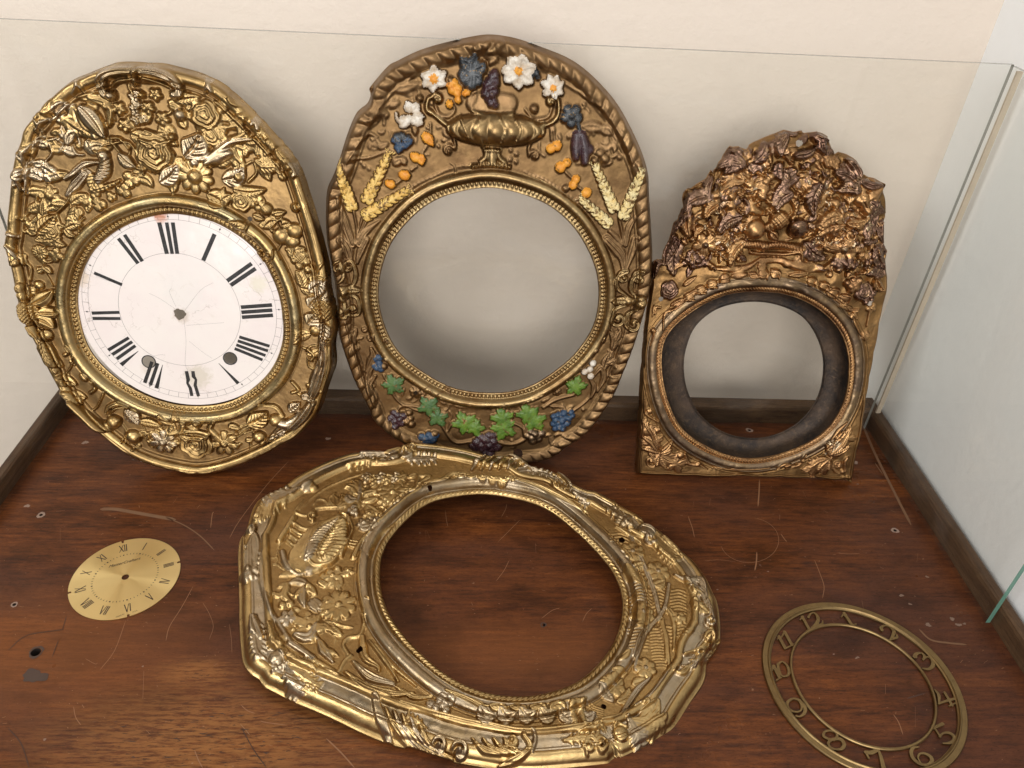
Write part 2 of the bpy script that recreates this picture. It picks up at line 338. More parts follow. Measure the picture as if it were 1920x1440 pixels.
pale = [([(362, 1100), (340, 1140), (318, 1175), (311, 1202)], .00035), ([(236, 1163), (215, 1220), (187, 1257)], .0003),
        ([(541, 865), (500, 910), (450, 975), (430, 1010)], .0004), ([(160, 1235), (178, 1245), (183, 1243)], .0002),
        ([(138, 1325), (142, 1345), (152, 1360)], .0003), ([(612, 1385), (640, 1412), (665, 1440)], .0007),
        ([(450, 1357), (460, 1368), (468, 1378)], .0004), ([(452, 1322), (463, 1332), (478, 1338)], .0004), ([(488, 1352), (500, 1355), (538, 1360)], .0004),
        ([(365, 1407), (372, 1425), (380, 1440)], .0005), ([(1424, 899), (1423, 925), (1421, 950)], .0009),
        ([(1419, 1035), (1418, 1055), (1415, 1070)], .0008), ([(1290, 968), (1298, 990), (1302, 1008)], .0005),
        ([(1332, 935), (1330, 948)], .0004), ([(1301, 940), (1299, 950)], .0003), ([(1464, 1001), (1470, 1010), (1475, 1016)], .0006),
        ([(1462, 965), (1462, 975)], .0007), ([(1527, 1050), (1537, 1075), (1545, 1100), (1542, 1122)], .0004),
        ([(1570, 1037), (1590, 1039), (1612, 1038)], .0003), ([(798, 994), (799, 1018)], .0003), ([(800, 994), (806, 1010)], .0003),
        ([(934, 1016), (960, 990), (975, 975)], .0003), ([(940, 970), (948, 955), (950, 945)], .0003), ([(1004, 1018), (1005, 1038)], .0004),
        ([(930, 1090), (945, 1070), (955, 1050)], .0003), ([(835, 957), (837, 975), (840, 988)], .00025),
        ([(1015, 1160), (1035, 1145), (1050, 1140)], .0003), ([(1092, 1166), (1100, 1150), (1110, 1141)], .0003),
        ([(1675, 1340), (1685, 1355), (1693, 1378)], .0005), ([(1660, 1283), (1660, 1302)], .0005), ([(1716, 1325), (1716, 1365)], .0003),
        ([(1616, 1126), (1619, 1143)], .0005), ([(1560, 1163), (1565, 1170)], .0005), ([(1721, 1038), (1719, 1054)], .0003),
        ([(1505, 920), (1512, 935)], .0003), ([(735, 1355), (736, 1358)], .0005), ([(620, 1148), (650, 1130)], .0002), ([(268, 1310), (270, 1250+8)], .0006),
        ([(1320, 1052), (1350, 1050), (1380, 1054)], .0002), ([(105, 960), (122, 957)], .0006), ([(113, 990), (113, 1015)], .0003), ([(395, 990), (398, 965), (401, 960)], .0005),
        ([(430, 1170), (434, 1200), (435, 1225)], .0002), ([(380, 1130), (392, 1150), (400, 1175), (392, 1200)], .0002), ([(325, 943), (333, 932)], .0004)]
bv, bf = [], []
for pts, ws in pale: strip_mesh(bv, bf, crv(pts, 4) if len(pts) > 2 else pts, ws*.8, .00025)
def ellipse_px(cx, cy, rx, ry, a0=0, a1=360, n=40):
    return [(cx+rx*math.cos(R_(a0+(a1-a0)*i/n)), cy+ry*math.sin(R_(a0+(a1-a0)*i/n))) for i in range(n+1)]
strip_mesh(bv, bf, ellipse_px(1405, 1013, 55, 42, -80, 165), .00022, .00022)
for i in range(420):
    for _ in range(20):
        px, py = rnd.uniform(0, 1900), rnd.uniform(880, 1440)
        p = at(px, py)
        if XL+.01 < p[0] < XR-.01: break
    L = rnd.choice([1.5, 2, 2, 3, 3, 4, 5, 7, 10])*rnd.uniform(.6, 1.2); a = rnd.gauss(0, .35) if rnd.random() < .6 else rnd.uniform(0, 3.14)
    q = [(px+L*math.cos(a)*t, py+L*math.sin(a)*t*.7+rnd.uniform(-.8, .8)) for t in (0, .35, .7, 1)]
    strip_mesh(bv, bf, crv(q, 2), rnd.uniform(.00006, .00022), .0002)
o = mesh_obj('scratches', bv, bf, M['scratch']); o['kind'] = 'stuff'; chl(o, case)
bv, bf = [], []
for pts, ws in [([(188, 955), (215, 955), (245, 960), (290, 968), (330, 975)], .0022), ([(310, 970), (345, 985), (375, 1005), (402, 1032)], .0006),
                ([(1617, 795), (1640, 850), (1680, 930), (1708, 985)], .0016), ([(1723, 1180), (1745, 1200), (1780, 1206), (1812, 1209)], .0010),
                ([(1640, 868), (1655, 890)], .0006)]: strip_mesh(bv, bf, crv(pts, 5), ws, .00035)
o = mesh_obj('rub_marks', bv, bf, M['scratchd']); o['kind'] = 'stuff'; chl(o, case)
bv, bf = [], []
for pts, ws in [([(15, 1220), (50, 1192), (110, 1182), (120, 1180)], .0004), ([(110, 1200), (98, 1232)], .0003), ([(125, 1155), (117, 1182)], .0003), ([(453, 1365), (475, 1405), (500, 1440)], .0003),
                ([(15, 1365), (40, 1395), (55, 1440)], .0003), ([(1735, 1300), (1700, 1310)], .0005)]: strip_mesh(bv, bf, crv(pts, 5), ws, .0003)
for i in range(26):
    px, py = rnd.uniform(150, 560), rnd.uniform(1330, 1440); L = rnd.uniform(5, 22)
    strip_mesh(bv, bf, [(px, py), (px+L*.5, py+rnd.uniform(-1.5, 1.5)), (px+L, py+rnd.uniform(-2, 2))], rnd.uniform(.0002, .0006), .0003)
o = mesh_obj('dark_marks', bv, bf, M['scratchk']); o['kind'] = 'stuff'; chl(o, case)
def blob(name, px, py, r, mat, z, asp=1.0, hole=0, seed=0):
    r_ = random.Random(seed+int(px)); p = at(px, py); n = 26; V = []; ph = [r_.uniform(0, 6.28) for _ in range(3)]; n = 34
    for ring in ((hole if hole else .001), 1.0):
        for i in range(n):
            a = 6.2832*i/n; rr = r*ring*(1+(.20*math.sin(2*a+ph[0])+.16*math.sin(3*a+ph[1])+.10*math.sin(7*a+ph[2]))*(1 if not hole else .4)*(ring == 1))
            V.append((p[0]+rr*math.cos(a)*asp, p[1]+rr*math.sin(a), z))
    Fc = [(i, (i+1) % n, n+(i+1) % n, n+i) for i in range(n)]
    return chl(mesh_obj(name, V, Fc, mat), case)
for px, py, r, hl in [(160, 830, .0030, 0), (77, 966, .0040, .42), (51, 949, .0024, 0), (27, 1134, .0030, .55), (68, 1223, .0060, .71), (1678, 995, .0040, .46), (1604, 868, .0028, 0), (1405, 807, .0042, .45), (615, 823, .0026, 0), (1019, 1172, .0028, .6)]:
    blob('filler_spot', px, py, r, M['filler'] if hl != .71 and px != 1019 else M['grey'], .0004, 1.05, hl)
for px, py, r in [(1738, 1082, .0022), (1785, 1161, .0032), (1797, 1172, .0034), (1808, 1170, .002), (1740, 1172, .0035), (1690, 1117, .0028), (1706, 1133, .002), (690, 1176, .0022), (1425, 1060, .001), (1440, 1072, .0012), (1345, 1106, .0012), (1605, 1235, .0012), (1608, 1233, .0018), (1563, 1227, .0012), (1608, 908, .0015), (84, 1387, .0016), (268, 1250, .0012)]:
    blob('pale_nick', px, py, r*.55, M['nick'], .00045, 1.5)
blob('grey_stain', 65, 1268, .0065, M['grey'], .0004, 1.5)

# ------------------------------------------------------------------ relief engine
def vnoise(u, v, scale, seed):
    rs = np.random.RandomState(seed); G = rs.rand(64, 64)*2-1
    x = u*scale+31.7; y = v*scale+17.3; xi = np.floor(x).astype(int); yi = np.floor(y).astype(int); fx = x-xi; fy = y-yi
    fx = fx*fx*(3-2*fx); fy = fy*fy*(3-2*fy); g = lambda a, b: G[a % 64, b % 64]
    return (g(xi, yi)*(1-fx)+g(xi+1, yi)*fx)*(1-fy)+(g(xi, yi+1)*(1-fx)+g(xi+1, yi+1)*fx)*fy
def smooth01(x): x = np.clip(x, 0, 1); return x*x*(3-2*x)
def tor(x, c, hw): return np.sqrt(np.clip(1-((x-c)/hw)**2, 0, 1))
def closed_cr(P, n=5):
    P = np.array(P, float); k = len(P); out = []
    for i in range(k):
        a, b, c, d = P[(i-1) % k], P[i], P[(i+1) % k], P[(i+2) % k]
        for j in range(n):
            t = j/n; out.append(.5*((2*b)+(-a+c)*t+(2*a-5*b+4*c-d)*t*t+(-a+3*b-3*c+d)*t**3))
    return np.array(out)
class Plate:
    def __init__(s, name, label, cat, O, tilt, psi, roll, base_px, outline, apert, Nt, Ns, hap=.003, smooth=True, frame=None, group=None, hout=0.):
        if frame is None:
            s.ux = np.array([math.cos(psi), math.sin(psi), 0]); b = np.array([-math.sin(psi), math.cos(psi), 0])
            s.v = math.cos(tilt)*np.array([0, 0, 1.])+math.sin(tilt)*b; s.n = np.cross(s.ux, s.v)
        else: s.ux, s.v, s.n = frame
        s.O = np.array(O, float)
        s.root = empty(name, tuple(s.O), label, cat, group)
        s.root.rotation_euler = Matrix([[s.ux[i], s.v[i], s.n[i]] for i in range(3)]).to_euler()
        Po = np.array([s.P(*p, hout) for p in outline]); Pa = np.array([s.P(*p, hap) for p in apert])
        Pa = closed_cr(Pa, 8); Po = closed_cr(Po, 6) if smooth else closed_cr(Po, 1)
        s.c = Pa.mean(0)
        def polar(Q):
            d = Q-s.c; th = np.arctan2(d[:, 1], d[:, 0]) % (2*np.pi); r = np.hypot(*d.T); i = np.argsort(th)
            return th[i], r[i]
        th = np.arange(Nt)*2*np.pi/Nt
        ro = np.interp(th, *polar(Po), period=2*np.pi); ri = np.interp(th, *polar(Pa), period=2*np.pi)
        s.ri_m = ri.mean(); S = np.linspace(0, 1, Ns)
        rr = ri[:, None]+(ro-ri)[:, None]*S[None]
        s.Nt, s.Ns = Nt, Ns
        s.U = (s.c[0]+rr*np.cos(th)[:, None]).ravel(); s.V = (s.c[1]+rr*np.sin(th)[:, None]).ravel()
        s.A = (rr-ri[:, None]).ravel(); s.TH = np.repeat(th, Ns)
        # distance to outline
        q = np.c_[s.c[0]+ro*np.cos(th), s.c[1]+ro*np.sin(th)][::6]
        E = np.full(Nt*Ns, 9.); SE = np.zeros(Nt*Ns); L = np.r_[0, np.cumsum(np.hypot(*(np.roll(q, -1, 0)-q).T))]
        XY = np.c_[s.U, s.V].reshape(Nt, Ns, 2); E = E.reshape(Nt, Ns); SE = SE.reshape(Nt, Ns); nq = len(q)
        for w0 in range(-14, 15):
            j = (np.arange(Nt)//6+w0) % nq; a = q[j]; b = q[(j+1) % nq]; ab = b-a; l2 = (ab**2).sum(1)+1e-12
            t = np.clip(((XY-a[:, None])*ab[:, None]).sum(2)/l2[:, None], 0, 1)
            d = np.hypot(*np.moveaxis(XY-(a[:, None]+t[..., None]*ab[:, None]), 2, 0)); mk = d < E
            E = np.where(mk, d, E); SE = np.where(mk, L[j][:, None]+t*np.sqrt(l2)[:, None], SE)
        s.E = E.ravel(); s.SE = SE.ravel(); s.Ltot = L[-1]
        s.H = np.zeros(Nt*Ns); s.L = np.zeros(Nt*Ns, int); s.parts = [('plate', None)]; s.hm = .008
    def P(s, px, py, h=None):
        h = .008 if h is None else h
        p = at(px, py, s.O+s.n*h, s.n)-s.O; return np.array([p.dot(s.ux), p.dot(s.v)])
    def reg(s, name, mat): s.parts.append((name, mat)); return len(s.parts)-1
    def put(s, idx, val, lab, mode='max'):
        c = s.B[idx]+val*getattr(s, 'hs', 1.0)
        mk = (c > s.H[idx]+.0001) if mode == 'max' else np.ones(len(idx), bool)
        ii = idx[mk]; s.H[ii] = c[mk]
        if lab >= 0: s.L[ii] = lab
class Pen:
    """draws motifs on a plate; coordinates and widths in pixels of an enlarged piece of the photograph"""
    def __init__(s, pl, ox, oy, k, mat=None): s.p, s.ox, s.oy, s.k, s.mat = pl, ox, oy, k, mat
    def X(s, q): return s.p.P(s.ox+q[0]/s.k, s.oy+q[1]/s.k)
    def sc(s, q): return np.linalg.norm(s.X((q[0]+s.k, q[1]))-s.X(q))/s.k
    def curve(s, pts, w, h, name='ridge', mat=None, kind='round', pitch=9, sub=6, lab=None):
        p = s.p; C = np.array([s.X(q) for q in (crv(pts, sub) if len(pts) > 2 else pts)]); sc = s.sc(pts[0])
        W = np.atleast_1d(np.array(w, float))*sc/2; seg = np.hypot(*(C[1:]-C[:-1]).T); cl = np.r_[0, np.cumsum(seg)]; L = cl[-1]+1e-9
        wm = W.max(); lo = C.min(0)-wm; hi = C.max(0)+wm
        idx = np.nonzero((p.U > lo[0]) & (p.U < hi[0]) & (p.V > lo[1]) & (p.V < hi[1]))[0]
        if not len(idx): return
        x = np.c_[p.U[idx], p.V[idx]]; D = np.full(len(idx), 9.); T = np.zeros(len(idx)); SG = np.ones(len(idx))
        for i in range(len(C)-1):
            a = C[i]; ab = C[i+1]-a; l2 = ab.dot(ab)+1e-14; t = np.clip((x-a)@ab/l2, 0, 1); dv = x-a-t[:, None]*ab; d = np.hypot(*dv.T)
            mk = d < D; D[mk] = d[mk]; T[mk] = (cl[i]+t[mk]*seg[i])/L; SG[mk] = np.sign(ab[0]*dv[mk, 1]-ab[1]*dv[mk, 0])
        pt = pitch*sc; h = h*.001; sm = T*L
        if kind == 'leaf': wt = W.max()*np.sin(np.pi*np.clip(T, 0, 1)**.8)**.75+1e-6
        elif kind == 'saw': wt = W.max()*(np.sin(np.pi*np.clip(T, 0, 1)**.75)**.7)*(.80+.20*np.abs(((sm/pt) % 1)*2-1))+1e-6
        else: wt = np.interp(T, np.linspace(0, 1, len(W)), W) if len(W) > 1 else np.full(len(idx), W[0])
        q = D/wt; mk = q < 1; idx, q, D, T, SG, sm = idx[mk], q[mk], D[mk], T[mk], SG[mk], sm[mk]
        if not len(idx): return
        dm = np.sqrt(1-q*q)
        if kind in ('leaf', 'saw'):
            v = .30+.60*dm-.34*np.exp(-(q/.15)**2)+.13*np.cos(2*np.pi*(sm-D*.9)/pt)*np.minimum(1, q*3)*(1-q)+.10*np.exp(-((q-.86)/.10)**2)
            v += .12*SG*q*(1-q)*2
        elif kind == 'rib': v = .25+.6*dm+.22*np.cos(2*np.pi*(sm+SG*D*.6)/pt)*dm
        elif kind == 'groove': v = .25+.75*dm-.38*np.exp(-(q/.3)**2)
        elif kind == 'multi': v = .25+.55*dm+.20*np.cos(2*np.pi*SG*q*1.6)
        elif kind == 'beads': v = .2+.8*dm*np.abs(np.sin(np.pi*sm/pt))**.6
        elif kind == 'flat': v = .55+.25*dm
        else: v = .12+.88*dm
        if lab is None: lab = p.reg(name, mat or s.mat)
        p.put(idx, h*v, lab)
        return lab
    def leaf(s, a, b, w, h=3, bend=0, name='leaf', mat=None, kind='leaf', pitch=None, lab=None):
        a = np.array(a, float); b = np.array(b, float); d = b-a; n = np.array([-d[1], d[0]]); mid = (a+b)/2+n*bend
        return s.curve([a, mid, b], w*getattr(s.p, 'ws', 1.0), h, name, mat, kind, pitch or w*.32, 6, lab)
    def pol(s, c, r):
        p = s.p; C = s.X(c); r = r*s.sc(c); idx = np.nonzero((np.abs(p.U-C[0]) < r*1.25) & (np.abs(p.V-C[1]) < r*1.25))[0]
        x = p.U[idx]-C[0]; y = p.V[idx]-C[1]; return idx, np.hypot(x, y), np.arctan2(y, x), r
    def ball(s, c, r, h=3, name='berry', mat=None, lab=None, pits=0):
        idx, d, f, r = s.pol(c, r); mk = d < r; idx, q, f = idx[mk], d[mk]/r, f[mk]
        if not len(idx): return lab
        v = .15+.85*np.sqrt(1-q*q)
        if pits:
            x = q*np.cos(f)*r/(pits*s.sc(c)); y = q*np.sin(f)*r/(pits*s.sc(c)); v += .16*np.cos(2*np.pi*x)*np.cos(2*np.pi*y)
        if lab is None: lab = s.p.reg(name, mat or s.mat)
        s.p.put(idx, h*.001*v, lab); return lab
    def flower(s, c, r, n=5, h=3, ctr=.28, rot=.3, name='flower', mat=None, cmat=None, deep=.45, stri=5, sepc=False):
        idx, d, f, r0 = s.pol(c, r); ff = f+rot; cz = np.abs(np.cos(n*ff/2)); rp = r0*(1-deep+deep*cz**.55); mk = d < rp
        idx, q, cz, ff, d = idx[mk], (d/rp)[mk], cz[mk], ff[mk], d[mk]
        if not len(idx): return
        v = .30+.62*np.sqrt(1-q**2.5)*(.55+.45*q)-.28*np.exp(-(cz/.22)**2)*q+.05*np.cos(ff*n*stri)*q
        lab = s.p.reg(name, mat or s.mat); s.p.put(idx, h*.001*v, lab)
        if ctr: s.ball(c, r*ctr, h*1.25, 'flower_centre', cmat, lab=None if (sepc or cmat is not None) else lab, pits=r*.16)
        return lab
    def rose(s, c, r, h=5, name='rose', mat=None, turns=3.2, rot=0, lip=True):
        idx, d, f, r0 = s.pol(c, r); rp = r0*(1+.06*np.cos(5*f+rot)+.03*np.cos(9*f)); mk = d < rp
        idx, q, f = idx[mk], (d/rp)[mk], f[mk]
        if not len(idx): return
        wv_ = (q*turns-(f+rot)/(2*np.pi)+.10*np.sin(3*f+rot)) % 1
        v = .30+.55*np.sqrt(1-q*q)+.30*(wv_**1.6-.5)*np.clip(q*3, .3, 1)
        s.p.put(idx, h*.001*v, s.p.reg(name, mat or s.mat))
    def grapes(s, c, rx, ry, n, r, h=3, name='berry_cluster', mat=None, seed=0, mats=None):
        rr = random.Random(seed+int(c[0])); lab = s.p.reg(name, mat or s.mat)
        for i in range(n):
            a = 2.4*i; t = math.sqrt((i+.5)/n); s.ball((c[0]+rx*t*math.cos(a), c[1]+ry*t*math.sin(a)), r*rr.uniform(.85, 1.15), h*rr.uniform(.85, 1.3)*(1.25-t*.4), lab=lab)
        return lab
    def bowl(s, c, rx, ry, h, n, name='vase_bowl', mat=None, ang=0):
        p = s.p; C = s.X(c); k = s.sc(c); rx, ry = rx*k, ry*k; idx = np.nonzero(np.hypot(p.U-C[0], p.V-C[1]) < max(rx, ry)*1.05)[0]
        X = p.U[idx]-C[0]; Y = p.V[idx]-C[1]; x = (X*math.cos(ang)+Y*math.sin(ang))/rx; y = (-X*math.sin(ang)+Y*math.cos(ang))/ry
        mk = x*x+y*y < 1; idx, x, y = idx[mk], x[mk], y[mk]; t = np.arcsin(np.clip(x/np.sqrt(1-y*y), -1, 1))
        v = .15+.68*np.sqrt(np.clip(1-x*x-y*y, 0, 1))+.20*np.abs(np.cos(n*t/2))**.7*(1-y*y)
        p.put(idx, h*.001*v, p.reg(name, mat or s.mat))
    def vine(s, c, r, h=2.6, rot=0, mat=None, name='vine_leaf', lobes=5, stem=None):
        idx, d, f, r0 = s.pol(c, r); ff = f-rot
        rp = r0*(.74+.17*np.cos(lobes*ff)+.06*np.cos(17*ff+1)+.09*np.cos(ff)); mk = d < rp
        idx, q, ff, d = idx[mk], (d/rp)[mk], ff[mk], d[mk]
        if not len(idx): return
        v = .35+.5*np.sqrt(1-q*q)-.22*np.exp(-(np.abs(np.sin(lobes*ff/2))/.12)**2)*(d/r0)-.16*np.exp(-(np.abs(np.cos(lobes*ff/2))/.2)**2)*q+.06*np.cos(20*ff)*q
        s.p.put(idx, h*.001*v, s.p.reg(name, mat or s.mat))
    def spiral(s, c, r, w, h=3, turns=1.25, a0=0, sgn=1, tail=None, name='scroll', mat=None, kind='groove', ball=True):
        pts = []
        for i in range(15):
            t = i/14; rr = r*(1-.8*t); a = R_(a0)+sgn*t*turns*6.2832; pts.append((c[0]+rr*math.cos(a), c[1]+rr*math.sin(a)))
        lab = s.curve((list(tail) if tail else [])+pts, [w*.5, w, w, w*.8, w*.6], h, name, mat, kind, sub=3)
        if ball: s.ball(c, r*.38, h*1.25, lab=lab)
        return lab
    def wheat(s, a, b, w, n=7, h=3, mat='yellow'):
        a = np.array(a, float); b = np.array(b, float); d = (b-a)/n; nn = np.array([-d[1], d[0]])/np.hypot(*d); lab = s.p.reg('ear_of_wheat', M[mat])
        for i in range(n):
            f = 1-.45*i/n; c = a+d*(i+.2)
            for sg in (-1, 1):
                s.leaf(c+nn*sg*w*.10*f, c+d*1.15+nn*sg*w*.52*f, w*.44*f, h*(1+.06*(i % 2)), lab=lab, pitch=999)
            s.leaf(c+d*.3, c+d*1.5, w*.34*f, h*1.25, lab=lab, pitch=999)
        for i in range(5): s.curve([b, b+d*1.1+nn*w*(i-2)*.2], w*.06, h*.6, lab=lab)
    def acanth(s, pts, w, h=4, n=5, side=0, name='acanthus_leaf', mat=None, fl=1.0):
        h = h*.72
        lab = s.curve(pts, [w*.25, w*.5, w*.4, w*.2], h*1.1, name, mat, 'groove')
        C = crv(pts, 8); m_ = len(C)
        for i in range(n):
            k = int((i+.4)/n*(m_-3)); a = C[k]; d = C[k+2]-C[k]; d = d/(np.hypot(*d)+1e-6); nn = np.array([-d[1], d[0]])
            ww = w*(1-.45*abs(i/n-.35))
            for sg in ((-1, 1) if side == 0 else (side,)):
                s.leaf(a, a+d*ww*.75*fl+nn*sg*ww*.62, ww*.36, h*(.9+.1*(i % 2)), bend=-.22*sg, lab=lab, pitch=999, kind='leaf')
        return lab
    def wing(s, root, tips, w, h=4, name='bird_wing', mat=None):
        lab = s.p.reg(name, mat or s.mat)
        for i, (rt, tp) in enumerate(zip(root, tips)): s.leaf(rt, tp, w, h+.22*i, bend=.08, lab=lab, pitch=w*.35)
        return lab
def finish(p, main_mat, default_names, lift=None):
    Nt, Ns = p.Nt, p.Ns
    G = p.H.reshape(Nt, Ns)
    for _ in range(getattr(p, 'blur', 1)):   # drawn sheet metal has no knife edges
        G = .5*G+.25*(np.roll(G, 1, 0)+np.roll(G, -1, 0)); P_ = np.pad(G, ((0, 0), (1, 1)), 'edge'); G2 = .5*G+.25*(P_[:, 2:]+P_[:, :-2]); G2[:, 0] = G[:, 0]; G2[:, -1] = G[:, -1]; G = G2
    p.H = G.ravel()
    X = np.c_[p.U, p.V, p.H]; I = np.arange(Nt*Ns).reshape(Nt, Ns); J = np.roll(I, -1, 0)
    Fq = np.stack([I[:, :-1].ravel(), I[:, 1:].ravel(), J[:, 1:].ravel(), J[:, :-1].ravel()], 1)
    d1 = X[Fq[:, 2]]-X[Fq[:, 0]]; d2 = X[Fq[:, 3]]-X[Fq[:, 1]]; fn = np.cross(d1, d2)
    if fn[:, 2].mean() < 0: Fq = Fq[:, ::-1].copy(); fn = -fn
    vn = np.zeros_like(X)
    for k in range(4): np.add.at(vn, Fq[:, k], fn)
    vn /= np.linalg.norm(vn, axis=1)[:, None]+1e-20
    lab = p.L[Fq[:, 0]].copy()
    if hasattr(p, 'cutmask'): keep = ~p.cutmask[Fq].any(1); Fq = Fq[keep]; lab = lab[keep]
    cnt = np.bincount(lab, minlength=len(p.parts))
    for i in range(1, len(p.parts)):
        if 0 < cnt[i] < 10: lab[lab == i] = 1 if getattr(p, 'noplate', 0) else 0
    order = np.argsort(lab, kind='stable'); ls = lab[order]; st = np.r_[0, np.nonzero(np.diff(ls))[0]+1, len(ls)]
    for a, b in zip(st[:-1], st[1:]):
        k = ls[a]; fq = Fq[order[a:b]]; used, inv = np.unique(fq, return_inverse=True); inv = inv.reshape(fq.shape)
        me = bpy.data.meshes.new(p.parts[k][0]); nf = len(fq)
        me.vertices.add(len(used)); me.vertices.foreach_set('co', X[used].ravel()); me.loops.add(nf*4); me.polygons.add(nf)
        me.loops.foreach_set('vertex_index', inv.ravel().astype(np.int32)); me.polygons.foreach_set('loop_start', np.arange(0, nf*4, 4, dtype=np.int32))
        me.polygons.foreach_set('loop_total', np.full(nf, 4, np.int32)); me.update(calc_edges=True)
        me.polygons.foreach_set('use_smooth', np.ones(nf, bool)); me.normals_split_custom_set_from_vertices(vn[used])
        me.materials.append(p.parts[k][1] or main_mat)
        ob = link(bpy.data.objects.new(p.parts[k][0], me), p.root)
        if p.parts[k][0] in ('foliage_relief', 'fern_ground', 'reed'): ob['kind'] = 'stuff'
def edge_thickness(p, mat):
    """folded sheet edge along outline and opening"""
    for j, nm in ((p.Ns-1, 'folded_edge'), (0, 'inner_lip')):
        I = np.arange(p.Nt)*p.Ns+j; a = np.c_[p.U[I], p.V[I], p.H[I]]; dr = (np.c_[p.U[I], p.V[I]]-p.c); dr /= np.hypot(*dr.T)[:, None]
        sg = -1 if j else 1
        b = a.copy(); b[:, :2] += dr*.0007*(-sg); b[:, 2] -= .0012; c = a.copy(); c[:, :2] += dr*.002*sg; c[:, 2] -= .0035
        V = np.r_[a, b, c]; n = p.Nt; Fc = [(i, (i+1) % n, n+(i+1) % n, n+i) for i in range(n)]+[(n+i, n+(i+1) % n, 2*n+(i+1) % n, 2*n+i) for i in range(n)]
        o = mesh_obj(nm, V, Fc, mat, p.root, True)
def punch(p, pen, c, r):
    idx, d, f, r0 = pen.pol(c, r)
    if not hasattr(p, 'cutmask'): p.cutmask = np.zeros(len(p.U), bool)
    p.cutmask[idx[d < r0]] = True
def filler(p, pen, region, n, size, h, seed, mat=None, kinds=('leaf', 'ball', 'flower'), lo=.35, name='foliage_relief'):
    """small leaves and buds that crowd the ground between the larger motifs"""
    r = random.Random(seed); lab = p.reg(name, mat or pen.mat)
    for i in range(n):
        x0, y0, x1, y1 = region[i % len(region)]; c = (r.uniform(x0, x1), r.uniform(y0, y1)); a = r.uniform(0, 6.28); L = size*r.uniform(.6, 1.2)
        k = r.choice(kinds)
        if k == 'leaf': pen.leaf(c, (c[0]+L*math.cos(a), c[1]+L*math.sin(a)), L*.48, h*r.uniform(.5, 1), bend=r.uniform(-.2, .2), lab=lab)
        elif k == 'ball': pen.ball(c, L*.2, h*.8, lab=lab)
        else: 
            pen.curve([c, (c[0]+L*.5*math.cos(a), c[1]+L*.5*math.sin(a)), (c[0]+L*math.cos(a+.5), c[1]+L*math.sin(a+.5))], L*.14, h*.6, lab=lab)
# ------------------------------------------------------------------ frame with enamel dial (left)
def rim_common(p, amp=.0010, seed=1):
    return amp*vnoise(p.U, p.V, 28, seed)+amp*.35*vnoise(p.U, p.V, 120, seed+1)+amp*.12*vnoise(p.U, p.V, 420, seed+2)
o1 = [(220, 118), (248, 117), (275, 119), (303, 120), (330, 126), (380, 140), (420, 160), (460, 195), (500, 235), (540, 280), (562, 312), (582, 370), (600, 430), (608, 460), (617, 500), (622, 540), (629, 575), (633, 612), (628, 642), (630, 680), (622, 705), (612, 735), (603, 762), (585, 790), (560, 815), (530, 832), (505, 846), (460, 866), (420, 879), (380, 885), (340, 880), (290, 868), (245, 848), (200, 815), (165, 785), (130, 745), (110, 715), (88, 672), (72, 640), (57, 610), (42, 572), (35, 540), (27, 500), (14, 458), (18, 430), (22, 380), (27, 330), (34, 290), (44, 262), (52, 237), (75, 208), (100, 180), (130, 154), (155, 142), (200, 124)]
a1 = [(300, 402), (230, 425), (175, 470), (148, 530), (147, 590), (170, 660), (225, 715), (300, 752), (370, 762), (440, 750), (500, 705), (528, 650), (530, 590), (515, 530), (480, 470), (420, 425), (360, 405)]
base = at(380, 885)
p = Plate('oval_clock_frame', 'brass oval frame with roses and birds, holding a cream enamel face with black Roman numerals', 'clock frame', (base[0], base[1]+.001, .006), R_(12.8), R_(1.5), 0, None, o1, a1, 1560, 190)
p.O[2] = .006
A, Eo, U, V = p.A, p.E, p.U, p.V
nz = rim_common(p, .0005); p.hs = 1.15; p.ws = 1.28
s_ap = p.TH*(p.ri_m+.0035); pb = 2*math.pi*(p.ri_m+.0035)/150
bead = np.sqrt(np.clip(1-((A-.0036)**2+(((s_ap/pb) % 1-.5)*pb)**2)/.0019**2, 0, 1))*.0016
B = .0030+smooth01(A/.002)*.0010+bead+.0022*smooth01((A-.005)/.003)+.0062*tor(A, .0135, .0062)-.0004*np.exp(-((A-.0205)/.0010)**2)
B += .0062*tor(Eo, .0070, .0058)+.0028*tor(Eo, .0150, .0019)
B = B*smooth01(Eo/.0025)**.6-.004*(1-smooth01(Eo/.003)); B += nz*smooth01(Eo/.01)
B += .0012*np.abs(vnoise(U, V, 60, 55))*(Eo < .006)
p.B = B; p.H = B.copy()
rim_l = p.reg('rim_moulding', M['brass']); p.L[Eo < .0130] = rim_l
ring_l = p.reg('ring_moulding', M['ringpat']); p.L[(A > .0065) & (A < .0198)] = ring_l
bd_l = p.reg('bead_ring', M['brass']); p.L[A <= .0065] = bd_l
g = M['brass']; wn = M['worn']
k1 = Pen(p, 0, 90, 3.512, g); k2 = Pen(p, 300, 90, 3.512, g); k3 = Pen(p, 0, 480, 3.427, g); k4 = Pen(p, 300, 480, 3.43, g); kh = Pen(p, 50, 110, 6.4, g); kj = Pen(p, 30, 330, 4.647, g)
